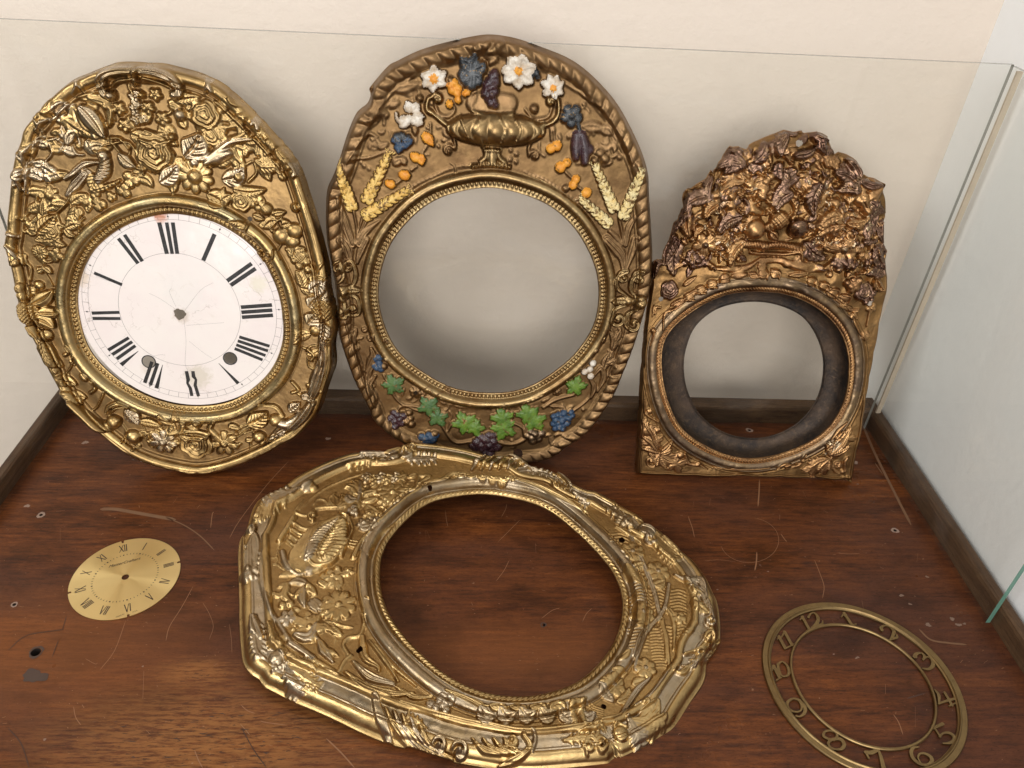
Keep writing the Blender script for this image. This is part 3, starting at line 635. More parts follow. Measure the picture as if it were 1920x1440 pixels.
for pen, pts in ((kh, [(600, 260), (690, 390)]), (kh, [(640, 270), (570, 430)]), (kh, [(130, 740), (215, 900)]), (kh, [(190, 740), (130, 860)]), (k2, [(295, 180), (345, 290)]), (k2, [(340, 200), (300, 290)]), (k2, [(610, 400), (650, 530)]), (k2, [(650, 420), (610, 500)]), (k2, [(865, 760), (900, 830)]), (k2, [(905, 740), (880, 840)]), (k1, [(100, 820), (150, 930)]), (k1, [(150, 850), (110, 900)]), (k1, [(40, 1210), (125, 1240)]), (k1, [(50, 1300), (130, 1380)]), (k1, [(160, 670), (180, 960)]), (k1, [(220, 640), (150, 700)])):
    a, b = pts; pen.curve([a, ((a[0]+b[0])/2+8, (a[1]+b[1])/2), b], 26, 3.2, 'ribbon_tie', wn, 'groove')
filler(p, k1, [(230, 330, 700, 700), (250, 950, 520, 1250), (700, 300, 1150, 960), (150, 1100, 400, 1420)], 80, 120, 3.8, 11, kinds=('leaf', 'leaf', 'ball', 'flower'))
filler(p, k1, [(210, 480, 420, 640), (170, 720, 330, 900), (300, 380, 520, 560), (420, 600, 640, 800)], 30, 130, 4.2, 17, M['worn'], ('leaf', 'leaf', 'flower')); filler(p, k2, [(400, 380, 560, 560), (620, 560, 820, 760), (300, 560, 620, 700)], 26, 130, 4.2, 18, M['brass'], ('leaf', 'leaf', 'flower')); filler(p, k2, [(30, 320, 420, 900), (400, 500, 820, 1050), (560, 1050, 900, 1400), (0, 700, 300, 940)], 80, 115, 3.8, 12, kinds=('leaf', 'leaf', 'ball', 'flower'))
filler(p, k4, [(880, 0, 1040, 300), (900, 500, 1050, 900)], 24, 110, 2.6, 13)
filler(p, k3, [(150, 120, 330, 560), (300, 600, 520, 900)], 16, 60, 1.3, 14)
filler(p, k3, [(780, 1060, 1131, 1250)], 18, 90, 2.6, 15); filler(p, k4, [(0, 1080, 600, 1260)], 26, 90, 2.6, 16)
# scrolled crest
kh.curve([(1040, 440), (960, 430), (915, 330), (960, 210), (1100, 155), (1300, 140)], [60, 110, 120, 110, 95, 90], 9, 'crest_scroll', wn, 'groove')
kh.curve([(1400, 140), (1560, 160), (1720, 220), (1830, 320), (1850, 420), (1800, 450)], [90, 95, 110, 120, 110, 60], 9, 'crest_scroll', wn, 'groove')
kh.ball((1020, 440), 70, 9.5, 'crest_knob', wn); kh.ball((1790, 430), 72, 9.5, 'crest_knob', wn)
kh.curve([(1030, 340), (1120, 270), (1290, 235)], 34, 5.5, 'crest_fillet'); kh.curve([(1400, 235), (1560, 265), (1740, 350)], 38, 5.5, 'crest_fillet')
kh.curve([(1375, 130), (1330, 190), (1340, 250)], 60, 11, 'crest_clasp', wn); kh.ball((1310, 300), 42, 6, 'bud')
# flowers and leaves under the crest
for c, r in (((1110, 600), 92), ((1545, 430), 85), ((1460, 590), 88), ((1630, 720), 95), ((1180, 800), 92)): kh.flower(c, r, 5, 5.2, .2, name='forget_me_not', deep=.5)
kh.grapes((1300, 450), 70, 90, 7, 36, 5.0, 'blossom_cluster', M['worn']); kh.grapes((1310, 590), 70, 80, 8, 34, 5.2, 'blossom_cluster', M['worn']); kh.grapes((1350, 730), 110, 60, 9, 34, 5.0, 'blossom_cluster', M['worn'])
kh.ball((1385, 435), 44, 6); kh.ball((955, 575), 55, 5.5, 'bud')
kh.leaf((620, 470), (1000, 820), 110, 4.2, -.36, pitch=999); kh.leaf((740, 470), (1000, 830), 80, 5, -.3, pitch=999)
kh.leaf((560, 560), (940, 950), 150, 3.6, .22, name='lily_petal', pitch=30); kh.leaf((635, 550), (965, 960), 185, 7.2, -.02, name='lily_petal', pitch=34, mat=M['worn'])
kh.leaf((455, 735), (740, 900), 150, 3.6, .1); kh.leaf((290, 900), (470, 860), 80, 2.8)
kh.curve([(1010, 950), (1130, 960), (1230, 1080)], 34, 4.5, 'stem'); kh.curve([(1020, 990), (1110, 1100), (1300, 1290), (1420, 1330)], 34, 4.2, 'stem')
kh.leaf((1110, 1130), (1330, 1300), 130, 6, .1, 'rose_bud', M['worn'])
kh.leaf((1250, 900), (1420, 1100), 170, 4.5, -.2); kh.leaf((1400, 850), (1680, 900), 70, 4.5, .15, pitch=999)
kh.rose((1540, 1130), 232, 8.2, rot=1.5, turns=3.6); kh.leaf((1350, 960), (1760, 980), 90, 7.8, .18, 'rose_petal', pitch=999)
kh.ball((1750, 940), 52, 6.5, 'bud')
# left bird
kh.wing('', [(800, 980), (810, 1010), (820, 1040), (830, 1060), (830, 1090), (800, 1120), (780, 1140)], [(170, 1105), (215, 1125), (370, 1160), (440, 1200), (510, 1200), (580, 1215), (650, 1200)], 85, 4.5)
kh.wing('', [(480, 1260), (470, 1290), (470, 1320)], [(165, 1235), (215, 1370), (230, 1400)], 75, 3.2, 'bird_tail')
kh.curve([(920, 1130), (950, 1230), (930, 1350), (860, 1440)], [100, 150, 170, 120], 6.8, 'bird_body', M['worn'], 'rib', 44)
kh.ball((925, 1160), 82, 7.2, 'bird_head', M['worn']); kh.ball((900, 1160), 20, 9.3, 'bird_eye'); kh.leaf((870, 1120), (800, 1100), 30, 7, name='bird_beak')
kh.curve([(860, 1240), (700, 1260), (560, 1370), (460, 1440)], [40, 85, 75, 40], 5, 'bird_wing', M['worn'], 'groove')
k1.curve([(560, 830), (500, 900), (440, 970)], [60, 75, 30], 5, 'bird_tail', M['worn'], 'multi'); k1.leaf((290, 860), (450, 820), 60, 3.4); k1.leaf((640, 830), (600, 940), 90, 4)
k1.curve([(580, 945), (660, 930), (760, 890), (800, 860)], [20, 45, 35, 15], 4, 'ragged_leaf', None, 'saw', 30)
k1.curve([(470, 960), (440, 1020), (380, 1080)], 20, 3.6, 'stem'); k1.curve([(690, 640), (850, 620), (930, 760), (950, 830)], 14, 4.5, 'stem')
for c, r, t in (((860, 870), 62, 0), ((815, 940), 55, 1), ((650, 1030), 52, 2), ((550, 1000), 45, 1), ((730, 980), 38, 0), ((620, 960), 40, 0)): k1.flower(c, r, 3, 3.6, 0, rot=t, name='lobed_leaf')
k1.leaf((530, 1110), (520, 1050), 36, 2.5)
k1.flower((325, 970), 70, 7, 3.0, .5, name='small_daisy')
k1.leaf((180, 950), (300, 940), 60, 2.6); k1.leaf((190, 1080), (300, 1020), 60, 2.8)
kj.leaf((120, 430), (280, 300), 50, 2.4); kj.leaf((100, 310), (200, 240), 60, 2.4)
kj.leaf((190, 500), (350, 340), 120, 5); kj.rose((320, 490), 78, 5.2); kj.leaf((240, 560), (400, 540), 80, 3.8)
kj.flower((207, 665), 72, 12, 3.8, .2, name='button_flower', deep=.10, stri=1); kj.flower((345, 690), 70, 4, 3.2, .0, name='small_flower')
kj.curve([(260, 740), (230, 800), (290, 900), (320, 960)], 12, 2.2, 'stem'); kj.leaf((180, 840), (240, 800), 55, 3.4, name='bud'); kj.leaf((240, 790), (320, 850), 60, 3.6, name='bud'); kj.ball((200, 955), 48, 4)
for k, (x0, x1) in enumerate(((435, 470), (460, 500), (485, 530))): kj.curve([(470+k*26, 250), (465+k*20, 350), (462+k*8, 520)], 14, 1.6, 'reed')
kj.flower((90, 1000), 90, 3, 4.5, 0, name='petal', rot=2)
kj.leaf((150, 1110), (330, 990), 105, 6.0, .08, 'petal', M['gilt'], pitch=999); kj.leaf((190, 1180), (395, 1180), 100, 6, .05, 'petal', M['gilt'], pitch=999); kj.leaf((180, 1230), (350, 1320), 115, 5.8, -.05, 'petal', M['gilt'], pitch=999); kj.leaf((110, 1290), (220, 1400), 90, 5, -.05, 'petal', pitch=999)
kj.ball((265, 1385), 62, 5, 'bud'); kj.ball((115, 1180), 104, 7.5, 'flower_centre', M['gilt'], pits=32)
# upper right
k2.rose((300, 440), 100, 7.5, rot=.5); k2.ball((135, 440), 42, 6.5, 'bud', wn); k2.leaf((100, 350), (270, 320), 70, 4)
k2.rose((340, 580), 70, 5.5); k2.leaf((170, 720), (270, 560), 150, 7.4, .1, 'rose_bud', M['worn']); k2.curve([(380, 530), (500, 515)], [60, 20], 4, 'pointed_leaf', None, 'multi')
k2.curve([(280, 740), (370, 690), (470, 620), (600, 600)], [20, 60, 50, 10], 5.5, 'bird_body', M['worn']); k2.leaf((470, 600), (590, 540), 60, 5.5, .2); k2.leaf((560, 620), (660, 610), 50, 4.5)
k2.curve([(300, 760), (380, 720), (460, 690)], [30, 100, 60], 6.5, 'bird_body', M['worn'])
k2.wing('', [(480, 780), (475, 755), (470, 730), (470, 705), (470, 690)], [(620, 790), (665, 775), (700, 755), (745, 735), (775, 712)], 62, 4.8)
k2.wing('', [(590, 880), (590, 855), (600, 835)], [(790, 910), (810, 905), (820, 900)], 50, 4, 'bird_tail'); k2.leaf((410, 870), (560, 790), 100, 5, .15, name='bird_body', mat=wn); k2.ball((520, 850), 34, 6, 'bird_head')
k2.wing('', [(700, 950), (720, 940), (740, 935)], [(800, 1040), (850, 1025), (900, 990)], 62, 4, 'bird_wing'); k2.leaf((480, 930), (700, 930), 70, 4.5, .1); k2.leaf((660, 790), (770, 790), 80, 4, name='maple_leaf', kind='saw'); k2.leaf((780, 830), (840, 860), 50, 3.6)
k2.flower((235, 845), 120, 9, 5.5, .0, name='daisy', deep=.32, mat=M['gilt']); k2.ball((235, 845), 52, 8.5, 'daisy_centre', M['gilt'], pits=18); k2.ball((230, 755), 34, 6.5, 'bud', wn)
k2.leaf((0, 890), (120, 770), 90, 4.8, .1, mat=wn); k2.leaf((310, 960), (450, 1030), 100, 3.8); k2.leaf((400, 1010), (470, 960), 60, 4.4)
k2.rose((535, 1010), 72, 5.5); k2.flower((640, 1020), 60, 5, 4); k2.ball((700, 1062), 44, 5, 'seed_head', pits=16); k2.leaf((740, 1095), (830, 1080), 40, 3.5); k2.ball((890, 1050), 32, 3.6, 'seed_head', pits=14)
k2.leaf((610, 1100), (690, 1130), 46, 3.5); k2.curve([(720, 1190), (760, 1150), (800, 1120)], 14, 3, 'stem')
k2.ball((800, 1240), 58, 4.6, 'petal'); k2.ball((885, 1205), 55, 5.4, 'petal', M['gilt']); k2.ball((870, 1275), 50, 4.4, 'petal'); k2.leaf((800, 1170), (860, 1150), 60, 3.6)
k2.ball((930, 1380), 52, 4.6, 'berry', pits=18); k2.leaf((880, 1330), (960, 1320), 36, 3.2); k4.grapes((920, 40), 60, 70, 5, 30, 4.2)
punch(p, k2, (590, 1128), 14)
# right edge
k4.leaf((1000, 280), (1090, 130), 110, 5, .2, mat=wn); k4.leaf((960, 230), (1050, 150), 70, 4.4, mat=wn); k4.leaf((950, 440), (1010, 370), 90, 5, name='petal', mat=wn); k4.leaf((960, 330), (1010, 260), 80, 5, name='petal', mat=wn); k4.leaf((1060, 420), (1050, 540), 90, 5, name='petal', mat=wn); k4.ball((1000, 480), 40, 4.5)
k4.ball((1047, 340), 74, 7.6, 'flower_centre', M['gilt'], pits=30)
k4.curve([(1050, 540), (1040, 680), (980, 880), (930, 900)], [40, 80, 100, 60], 5, 'long_leaf', wn, 'multi'); k4.curve([(1090, 540), (1080, 700), (1040, 850)], [30, 60, 40], 4, 'long_leaf', None, 'groove')
k4.curve([(950, 600), (990, 640), (970, 670)], 24, 3, 'tendril'); k4.curve([(850, 810), (890, 860), (850, 880)], 24, 3, 'tendril')
# bottom scrolls
k3.curve([(470, 930), (560, 1010), (640, 1080), (720, 1085), (760, 1050)], [50, 62, 70, 80, 50], 7, 'foot_scroll', M['brass']); k3.ball((735, 1060), 48, 8.5, 'scroll_knob', M['gilt'])
k3.curve([(680, 1010), (700, 970), (760, 945), (830, 960)], [20, 34, 34, 14], 4, 'foot_scroll_leaf', None, 'groove'); k3.curve([(700, 1020), (740, 980), (810, 970)], 18, 3.4, 'foot_scroll_leaf')
k3.leaf((810, 980), (900, 1080), 85, 5, name='shell_leaf', mat=wn); k3.leaf((900, 1060), (1040, 1090), 60, 3.6, kind='saw'); k3.ball((858, 1160), 52, 7, 'ball', M['gilt'])
k3.leaf((400, 1040-180), (540, 940), 110, 3.6, .2); k3.leaf((280, 540), (410, 710), 90, 3.2, .15); k3.leaf((370, 770), (500, 830), 60, 3.4); k3.curve([(430, 580), (450, 610), (410, 640)], 26, 3, 'tendril'); k3.curve([(600, 800), (610, 850), (580, 880)], 26, 3, 'tendril')
k3.curve([(480, 640), (450, 720), (410, 770)], 14, 2, 'stem'); k3.curve([(670, 870), (630, 960), (600, 990)], 14, 2.4, 'stem'); k3.ball((540, 780), 34, 2.5, 'dimple'); k3.leaf((440, 890), (560, 910), 70, 3)
k3.flower((1052, 1195), 92, 7, 4.6, .32, name='daisy', mat=wn, deep=.5); k3.leaf((930, 1180), (960, 1130), 40, 3.4); k3.flower((1130-1000+1000, 1200), 30, 5, 3, .2)
k4.flower((415, 1205), 95, 7, 4.6, .30, name='daisy', deep=.5); k4.rose((235, 1205), 108, 8.2, rot=2.2); k4.leaf((130, 1140), (320, 1150), 60, 6.5, .25, 'rose_petal', pitch=999); k4.ball((240, 1082), 28, 5)
k4.curve([(150, 1080), (130, 1130), (60, 1150)], [50, 40, 24], 3.4, 'ribbon_fold'); k4.curve([(350, 1060), (320, 1110), (350, 1150)], [20, 40, 50], 3.4, 'ribbon_fold')
k4.leaf((560, 1080), (690, 1000), 100, 5.5, .1, 'tulip', M['gilt'], pitch=30); k4.leaf((440, 1090), (520, 1110), 46, 3.4, kind='saw'); k4.leaf((550, 1190), (600, 1180), 34, 3); k4.curve([(500, 1160), (640, 1060)], 14, 3, 'stem'); k4.curve([(460, 1170), (600, 1120)], 12, 2.6, 'stem')
k4.curve([(740, 1060), (830, 1080), (930, 1010), (990, 930)], [60, 85, 75, 40], 7, 'foot_scroll', wn); k4.ball((745, 1055), 46, 8, 'scroll_knob', M['gilt']); k4.ball((640, 1165), 46, 7, 'ball', M['gilt'])
k4.curve([(640, 960), (740, 970), (790, 1030)], [14, 34, 26], 3.8, 'foot_scroll_leaf', None, 'groove'); k4.leaf((830, 1000), (900, 940), 60, 4, mat=wn); k4.curve([(680, 1200), (800, 1120), (900, 1050)], 26, 3.8, 'ragged_leaf', wn, 'saw', 30)
for q in (-1, 0, 1): k4.curve([(700, 1170), (760, 1130+q*26), (800, 1100+q*40)], 12, 3.4, 'shell_rib', wn)
finish(p, M['brass_ground'], None); edge_thickness(p, M['brass'])
F1 = p

# ------------------------------------------------------------------ thin plates cut by a signed distance
def sdf_plate(name, fn, x0, x1, y0, y1, cell, z0, z1, mat, parent, xf=None, label=None):
    nx = int((x1-x0)/cell)+2; ny = int((y1-y0)/cell)+2; X, Y = np.meshgrid(x0+np.arange(nx)*cell, y0+np.arange(ny)*cell, indexing='ij'); D = fn(X, Y)
    V = []; Fc = []; vi = {}; ev = {}
    def vert(i, j):
        if (i, j) not in vi: vi[(i, j)] = len(V); V.append((X[i, j], Y[i, j]))
        return vi[(i, j)]
    def edge(a, b):
        k = (a, b) if a < b else (b, a)
        if k not in ev:
            da, db = D[k[0]], D[k[1]]; t = min(max(da/(da-db), .02), .98); ev[k] = len(V); V.append((X[k[0]]*(1-t)+X[k[1]]*t, Y[k[0]]*(1-t)+Y[k[1]]*t))
        return ev[k]
    I = D < 0; full = I[:-1, :-1] & I[1:, :-1] & I[1:, 1:] & I[:-1, 1:]; anyi = I[:-1, :-1] | I[1:, :-1] | I[1:, 1:] | I[:-1, 1:]
    for i, j in zip(*np.nonzero(anyi)):
        i = int(i); j = int(j); c = [(i, j), (i+1, j), (i+1, j+1), (i, j+1)]
        if full[i, j]: Fc.append([vert(*q) for q in c]); continue
        poly = []
        for k in range(4):
            a, b = c[k], c[(k+1) % 4]
            if I[a]: poly.append(vert(*a))
            if I[a] != I[b]: poly.append(edge(a, b))
        if len(poly) > 2: Fc.append(poly)
    cnt = {}
    for f in Fc:
        for k in range(len(f)): cnt[(f[k], f[(k+1) % len(f)])] = 1
    n = len(V); V3 = [(x, y, z1) for x, y in V]+[(x, y, z0) for x, y in V]; walls = [(b, a, a+n, b+n) for (a, b) in cnt if (b, a) not in cnt]
    used = set(x for w_ in walls for x in w_)
    if xf is not None: V3 = [xf(*v) for v in V3]
    o = mesh_obj(name, V3, [tuple(f) for f in Fc]+walls, mat, parent, label=label); bm = bmesh.new(); bm.from_mesh(o.data); bmesh.ops.delete(bm, geom=[v for v in bm.verts if not v.link_faces], context='VERTS'); bm.to_mesh(o.data); bm.free()
    return o
def sd_stroke(pts, ws):
    pts = np.array(pts, float); ws = np.array(ws, float)/2
    def f(X, Y):
        D = np.full(X.shape, 9.)
        for i in range(len(pts)-1):
            a = pts[i]; ab = pts[i+1]-a; t = np.clip(((X-a[0])*ab[0]+(Y-a[1])*ab[1])/(ab.dot(ab)+1e-14), 0, 1)
            D = np.minimum(D, np.hypot(X-a[0]-t*ab[0], Y-a[1]-t*ab[1])-(ws[i]*(1-t)+ws[i+1]*t))
        return D
    return f
# ------------------------------------------------------------------ enamel dial inside the left frame
hd = .0016
dc = F1.P(337.5, 583, hd); dr_ = (F1.P(530, 590, hd)[0]-F1.P(145, 577, hd)[0])/2; dmid = (F1.P(530, 590, hd)+F1.P(145, 577, hd))/2
dcc = np.mean([F1.P(q[0], q[1], hd) for q in a1], axis=0)
def wob(P0, r, sd, amp):
    def f(X, Y):
        a = np.arctan2(Y-P0[1], X-P0[0]); return np.hypot(X-P0[0], Y-P0[1])-r*(1+amp*np.sin(3*a+sd)+amp*.8*np.sin(7*a+sd*2)+amp*.5*np.sin(13*a))
    return f
hc = F1.P(337, 589, hd); h1 = F1.P(279, 678, hd); h2 = F1.P(431.5, 672, hd); pxm = np.linalg.norm(F1.P(338, 590, hd)-F1.P(337, 590, hd))
fh = [wob(hc, 11*pxm, 1, .10), wob(h1, 12.5*pxm, 2, .01), wob(h2, 12.5*pxm, 3, .01)]
sp = lambda x, y: tuple(F1.P(x, y, hd))
M['enamel'] = enamel([(*sp(487, 533), .011, (.62, .58, .40), .5), (*sp(372, 706), .016, (.55, .50, .38), .55), (*sp(340, 592), .010, (.55, .46, .38), .7), (*sp(345, 545), .03, (.74, .72, .68), .4), (*sp(300, 405), .008, (.60, .28, .18), .8), (*sp(150, 520), .012, (.62, .48, .34), .6), (*sp(500, 470), .010, (.62, .50, .38), .5), (*sp(280, 690), .010, (.60, .50, .40), .45)])
def dialsd(X, Y):
    D = np.hypot(X-dcc[0], Y-dcc[1])-(dr_+.0040)
    for q in fh: D = np.maximum(D, -q(X, Y))
    return D
dial = sdf_plate('enamel_dial', dialsd, dcc[0]-.12, dcc[0]+.12, dcc[1]-.12, dcc[1]+.12, .0012, hd-.0015, hd, M['enamel'], F1.root)
def strip_local(name, strokes, mat, parent, z, th=.00015):
    V = []; Fc = []
    for pts, ws in strokes:
        P = np.array(pts, float); k0 = len(V)
        for i in range(len(P)):
            a = P[max(i-1, 0)]; b = P[min(i+1, len(P)-1)]; d = (b-a)/(np.linalg.norm(b-a)+1e-12); nn = np.array([-d[1], d[0]])*ws[i]/2
            V += [(P[i][0]+nn[0], P[i][1]+nn[1], z), (P[i][0]-nn[0], P[i][1]-nn[1], z)]
        for i in range(len(P)-1): Fc.append((k0+2*i+1, k0+2*i+3, k0+2*i+2, k0+2*i))
    return mesh_obj(name, V, Fc, mat, parent)
num = {'XII': [((298.5, 417), (313, 476), 7.5, 7.5), ((312.5, 417), (323, 476), 6.5, 6.5), ((324, 417), (332.5, 476), 7, 7)], 'XI': [((222, 447), (259, 494), 7, 7), ((233.5, 440), (267, 490), 7, 7)], 'X': [((176.5, 511.5), (229, 534), 6, 6)],
       'IX': [((172, 587), (224, 585.6), 6.5, 6), ((173.6, 597), (226, 597.2), 6.5, 6)], 'VIII': [((202.8, 656.5), (241.6, 633.2), 6.5, 6), ((210.7, 664.7), (248, 640.5), 6.5, 6), ((218.9, 673), (254, 648), 6.5, 6), ((227, 684), (259.7, 658), 8, .8)],
       'VII': [((271.4, 717.8), (285, 678), 7, 6.5), ((281.8, 722), (296, 681), 7, 6), ((293.5, 728), (305, 684), 8, .8)], 'V': [((447, 719), (410, 681), 7.5, .8)],
       'IIII': [((448.7, 631.6), (505.5, 649), 6.3, 6.3), ((445.8, 639), (502.6, 658), 6.3, 6.3), ((443, 646.4), (498, 666.6), 6.3, 6.3), ((440, 653.4), (492.4, 674.8), 6.3, 6.3)],
       'III': [((451.6, 576), (510, 571.8), 7.4, 7.4), ((452.5, 585.5), (510.5, 581.4), 7.4, 7.4), ((453.6, 594.8), (512, 591), 7.4, 7.4)], 'II': [((426, 526.6), (472, 494), 7.5, 7.5), ((432.7, 534.8), (479.3, 503.3), 7.5, 7.5)], 'I': [((381, 488.6), (402.5, 438.8), 7.5, 7.5)]}
for k in num:
    st = [([F1.P(*a, hd), F1.P(*b, hd)], [wa*pxm, wb*pxm]) for a, b, wa, wb in num[k]]
    strip_local('numeral', st, M['ink'], dial, hd+.00018)
wv = [((349.6, 695.7), (353, 712), (351.5, 718), (357, 728), (359.8, 742.4)), ((361.8, 695.7), (363, 706), (367.5, 712), (366, 722), (372.3, 742.4))]
strip_local('numeral', [([F1.P(*q, hd) for q in l], [6.5*pxm, 7.5*pxm, 5*pxm, 6.5*pxm, 6.5*pxm]) for l in wv], M['ink'], dial, hd+.00018)
cir = lambda r, n=120, a0=0, a1=6.2832, c=dc: [(c[0]+r*math.cos(a0+(a1-a0)*i/n), c[1]+r*math.sin(a0+(a1-a0)*i/n)) for i in range(n+1)]
r_in = np.linalg.norm(F1.P(452, 575, hd)-F1.P(225, 575, hd))/2; tw = .45*pxm
rt1 = np.linalg.norm(F1.P(517, 585, hd)-F1.P(166.5, 578, hd))/2; rt2 = np.linalg.norm(F1.P(529, 585, hd)-F1.P(156.5, 578, hd))/2
c2 = (F1.P(523, 585, hd)+F1.P(161.5, 578, hd))/2; c2 = (c2+dcc)/2
lines = [(cir(r_in), [tw*1.1]*121), (cir(rt1, c=c2), [tw]*121), (cir(rt2, c=c2), [tw]*121)]
for i in range(60):
    a = math.radians(i*6+1.5); lines.append(([(c2[0]+r*math.cos(a), c2[1]+r*math.sin(a)) for r in (rt1, rt2)], [tw*1.1]*2))
strip_local('minute_track', lines, M['thinline'], dial, hd+.00012)
dots = []
for i in range(12):
    a = math.radians(i*30+1.5); rm = (rt1*.3+rt2*.7) if 0 else (rt1+rt2)/2; x, y = c2[0]+rm*math.cos(a), c2[1]+rm*math.sin(a); dots.append(([(x-.0007, y), (x+.0007, y)], [.0014, .0014]))
strip_local('minute_dots', dots, M['ink'], dial, hd+.00022)['kind'] = 'stuff'
for hcc, rr in ((h1, 12.5), (h2, 12.5)):
    strip_local('winding_hole_rim', [(cir(rr*pxm*1.02, 40, c=hcc), [2.2*pxm]*41)], M['ink'], dial, hd+.00026)
ck = []
for pts in ([(345, 600), (349, 640), (347, 680), (352, 695)], [(345, 585), (375, 545), (400, 530)], [(330, 580), (300, 560), (280, 550)], [(349, 610), (420, 605)], [(280, 670), (300, 665), (310, 666)], [(355, 640), (380, 660), (398, 672)], [(330, 575), (318, 548), (322, 540)], [(160, 500), (185, 520), (215, 530)]): ck.append(([F1.P(*q, hd) for q in crv(pts, 3)], [.3*pxm]*len(crv(pts, 3))))
strip_local('hairline_cracks', ck, M['thinline'], dial, hd+.0001)['kind'] = 'stuff'
strip_local('chipped_edge', [([F1.P(290, 407, hd), F1.P(298, 405, hd), F1.P(309, 407, hd)], [3*pxm, 5*pxm, 2*pxm])], flat('red_brown_stain', (.55, .25, .15), .5), dial, hd+.0003)
# ------------------------------------------------------------------ painted frame (middle)
o2 = [(908, 67), (950, 70), (985, 79), (1010, 88), (1060, 108), (1095, 130), (1130, 163), (1160, 200), (1185, 245), (1205, 290), (1216, 330), (1218, 370), (1221, 420), (1224, 480), (1222, 530), (1215, 565), (1205, 602), (1190, 650), (1170, 700), (1155, 735), (1130, 775), (1100, 812), (1065, 836), (1040, 855), (1015, 863), (980, 866), (940, 870), (900, 869), (850, 862), (800, 847), (760, 832), (735, 818), (700, 788), (690, 765), (675, 737), (662, 712), (650, 680), (640, 650), (633, 620), (632, 580), (628, 540), (621, 500), (612, 450), (610, 400), (613, 358), (625, 330), (636, 300), (652, 250), (668, 214), (688, 196), (695, 178), (692, 168), (725, 128), (745, 116), (790, 95), (850, 78)]
a2 = [(709, 560), (722, 480), (760, 420), (820, 373), (905, 352), (975, 362), (1040, 392), (1090, 445), (1121, 520), (1117, 600), (1082, 660), (1030, 705), (980, 730), (920, 738), (850, 728), (780, 690), (733, 640)]
base = at(940, 870)
p = Plate('painted_clock_frame', 'bronze-coloured oval frame with a vase, painted yellow wheat, white flowers and green vine leaves', 'clock frame', (base[0], base[1]+.002, .005), R_(9.3), 0, 0, None, o2, a2, 1500, 120)
A, Eo, U, V = p.A, p.E, p.U, p.V
nz = rim_common(p, .0006, 21)
pb = 2*math.pi*(p.ri_m+.0035)/170; s_ap = p.TH*(p.ri_m+.0035)
bead = np.sqrt(np.clip(1-((A-.0042)**2+(((s_ap/pb) % 1-.5)*pb)**2)/.0018**2, 0, 1))*.0014
B = .0026+.0008*tor(A, .0010, .0012)+bead+.0015*smooth01((A-.006)/.003)+.0052*tor(A, .0125, .0052)-.0003*np.exp(-((A-.019)/.001)**2)
n_g = round(p.Ltot/.0135); pg = p.Ltot/n_g
sl = (p.SE+.55*(Eo-.008))/pg+.15*vnoise(U, V, 30, 5)
gad = np.abs(np.cos(np.pi*sl))**.55
B += .0058*tor(Eo, .0085, .0075)*(.50+.50*gad)+.0012*tor(Eo, .0172, .0011)
B = B*smooth01(Eo/.0030)**.6-.005*(1-smooth01(Eo/.005)); B += nz*smooth01(Eo/.01)
p.B = B; p.H = B.copy()
rl = p.reg('rope_rim', M['bronze']); p.L[Eo < .016] = rl
r2 = p.reg('ring_moulding', M['bronze_mould']); p.L[(A > .0060) & (A < .0180)] = r2
r3 = p.reg('bead_ring', M['bronze_mould']); p.L[A <= .0060] = r3
bz = M['bronze']; bm_ = M['bronze_mould']
k1 = Pen(p, 600, 60, 3.6, bz); k2 = Pen(p, 900, 60, 3.6, bz); k3 = Pen(p, 600, 450, 3.35, bz); k4 = Pen(p, 900, 450, 3.348, bz); kh = Pen(p, 780, 80, 5.76, bz)
filler(p, k1, [(230, 700, 450, 900), (300, 400, 640, 560), (150, 900, 330, 1300)], 14, 70, 1.0, 21); filler(p, k2, [(620, 350, 1000, 900), (800, 600, 1080, 950)], 34, 90, 1.8, 22)
filler(p, k3, [(150, 520, 420, 960)], 14, 80, 1.8, 23); filler(p, k4, [(640, 560, 900, 1000)], 18, 80, 1.8, 24)
filler(p, k1, [(600, 300, 1000, 500), (420, 640, 900, 900), (250, 500, 560, 800)], 40, 75, 1.7, 25); filler(p, k2, [(0, 600, 500, 900), (600, 650, 1000, 900), (480, 480, 900, 760)], 40, 80, 1.8, 26); filler(p, k4, [(100, 1010, 700, 1120), (100, 1230, 600, 1300)], 26, 60, 1.5, 27); filler(p, k3, [(380, 880, 1000, 1130)], 26, 60, 1.5, 28)
# scalloped hairline round the opening
for pen, pts in ((k1, [(560, 1110), (640, 1040), (760, 980), (900, 920), (1000, 905)]), (k2, [(300, 950), (450, 1010), (560, 1080), (660, 1160)]), (k3, [(820, 1040), (900, 1060), (1072, 1070)]), (k4, [(60, 1060), (200, 1060), (300, 1020), (400, 980)])): pen.curve(pts, 16, 1.0, 'scalloped_line', None, 'beads', 30)
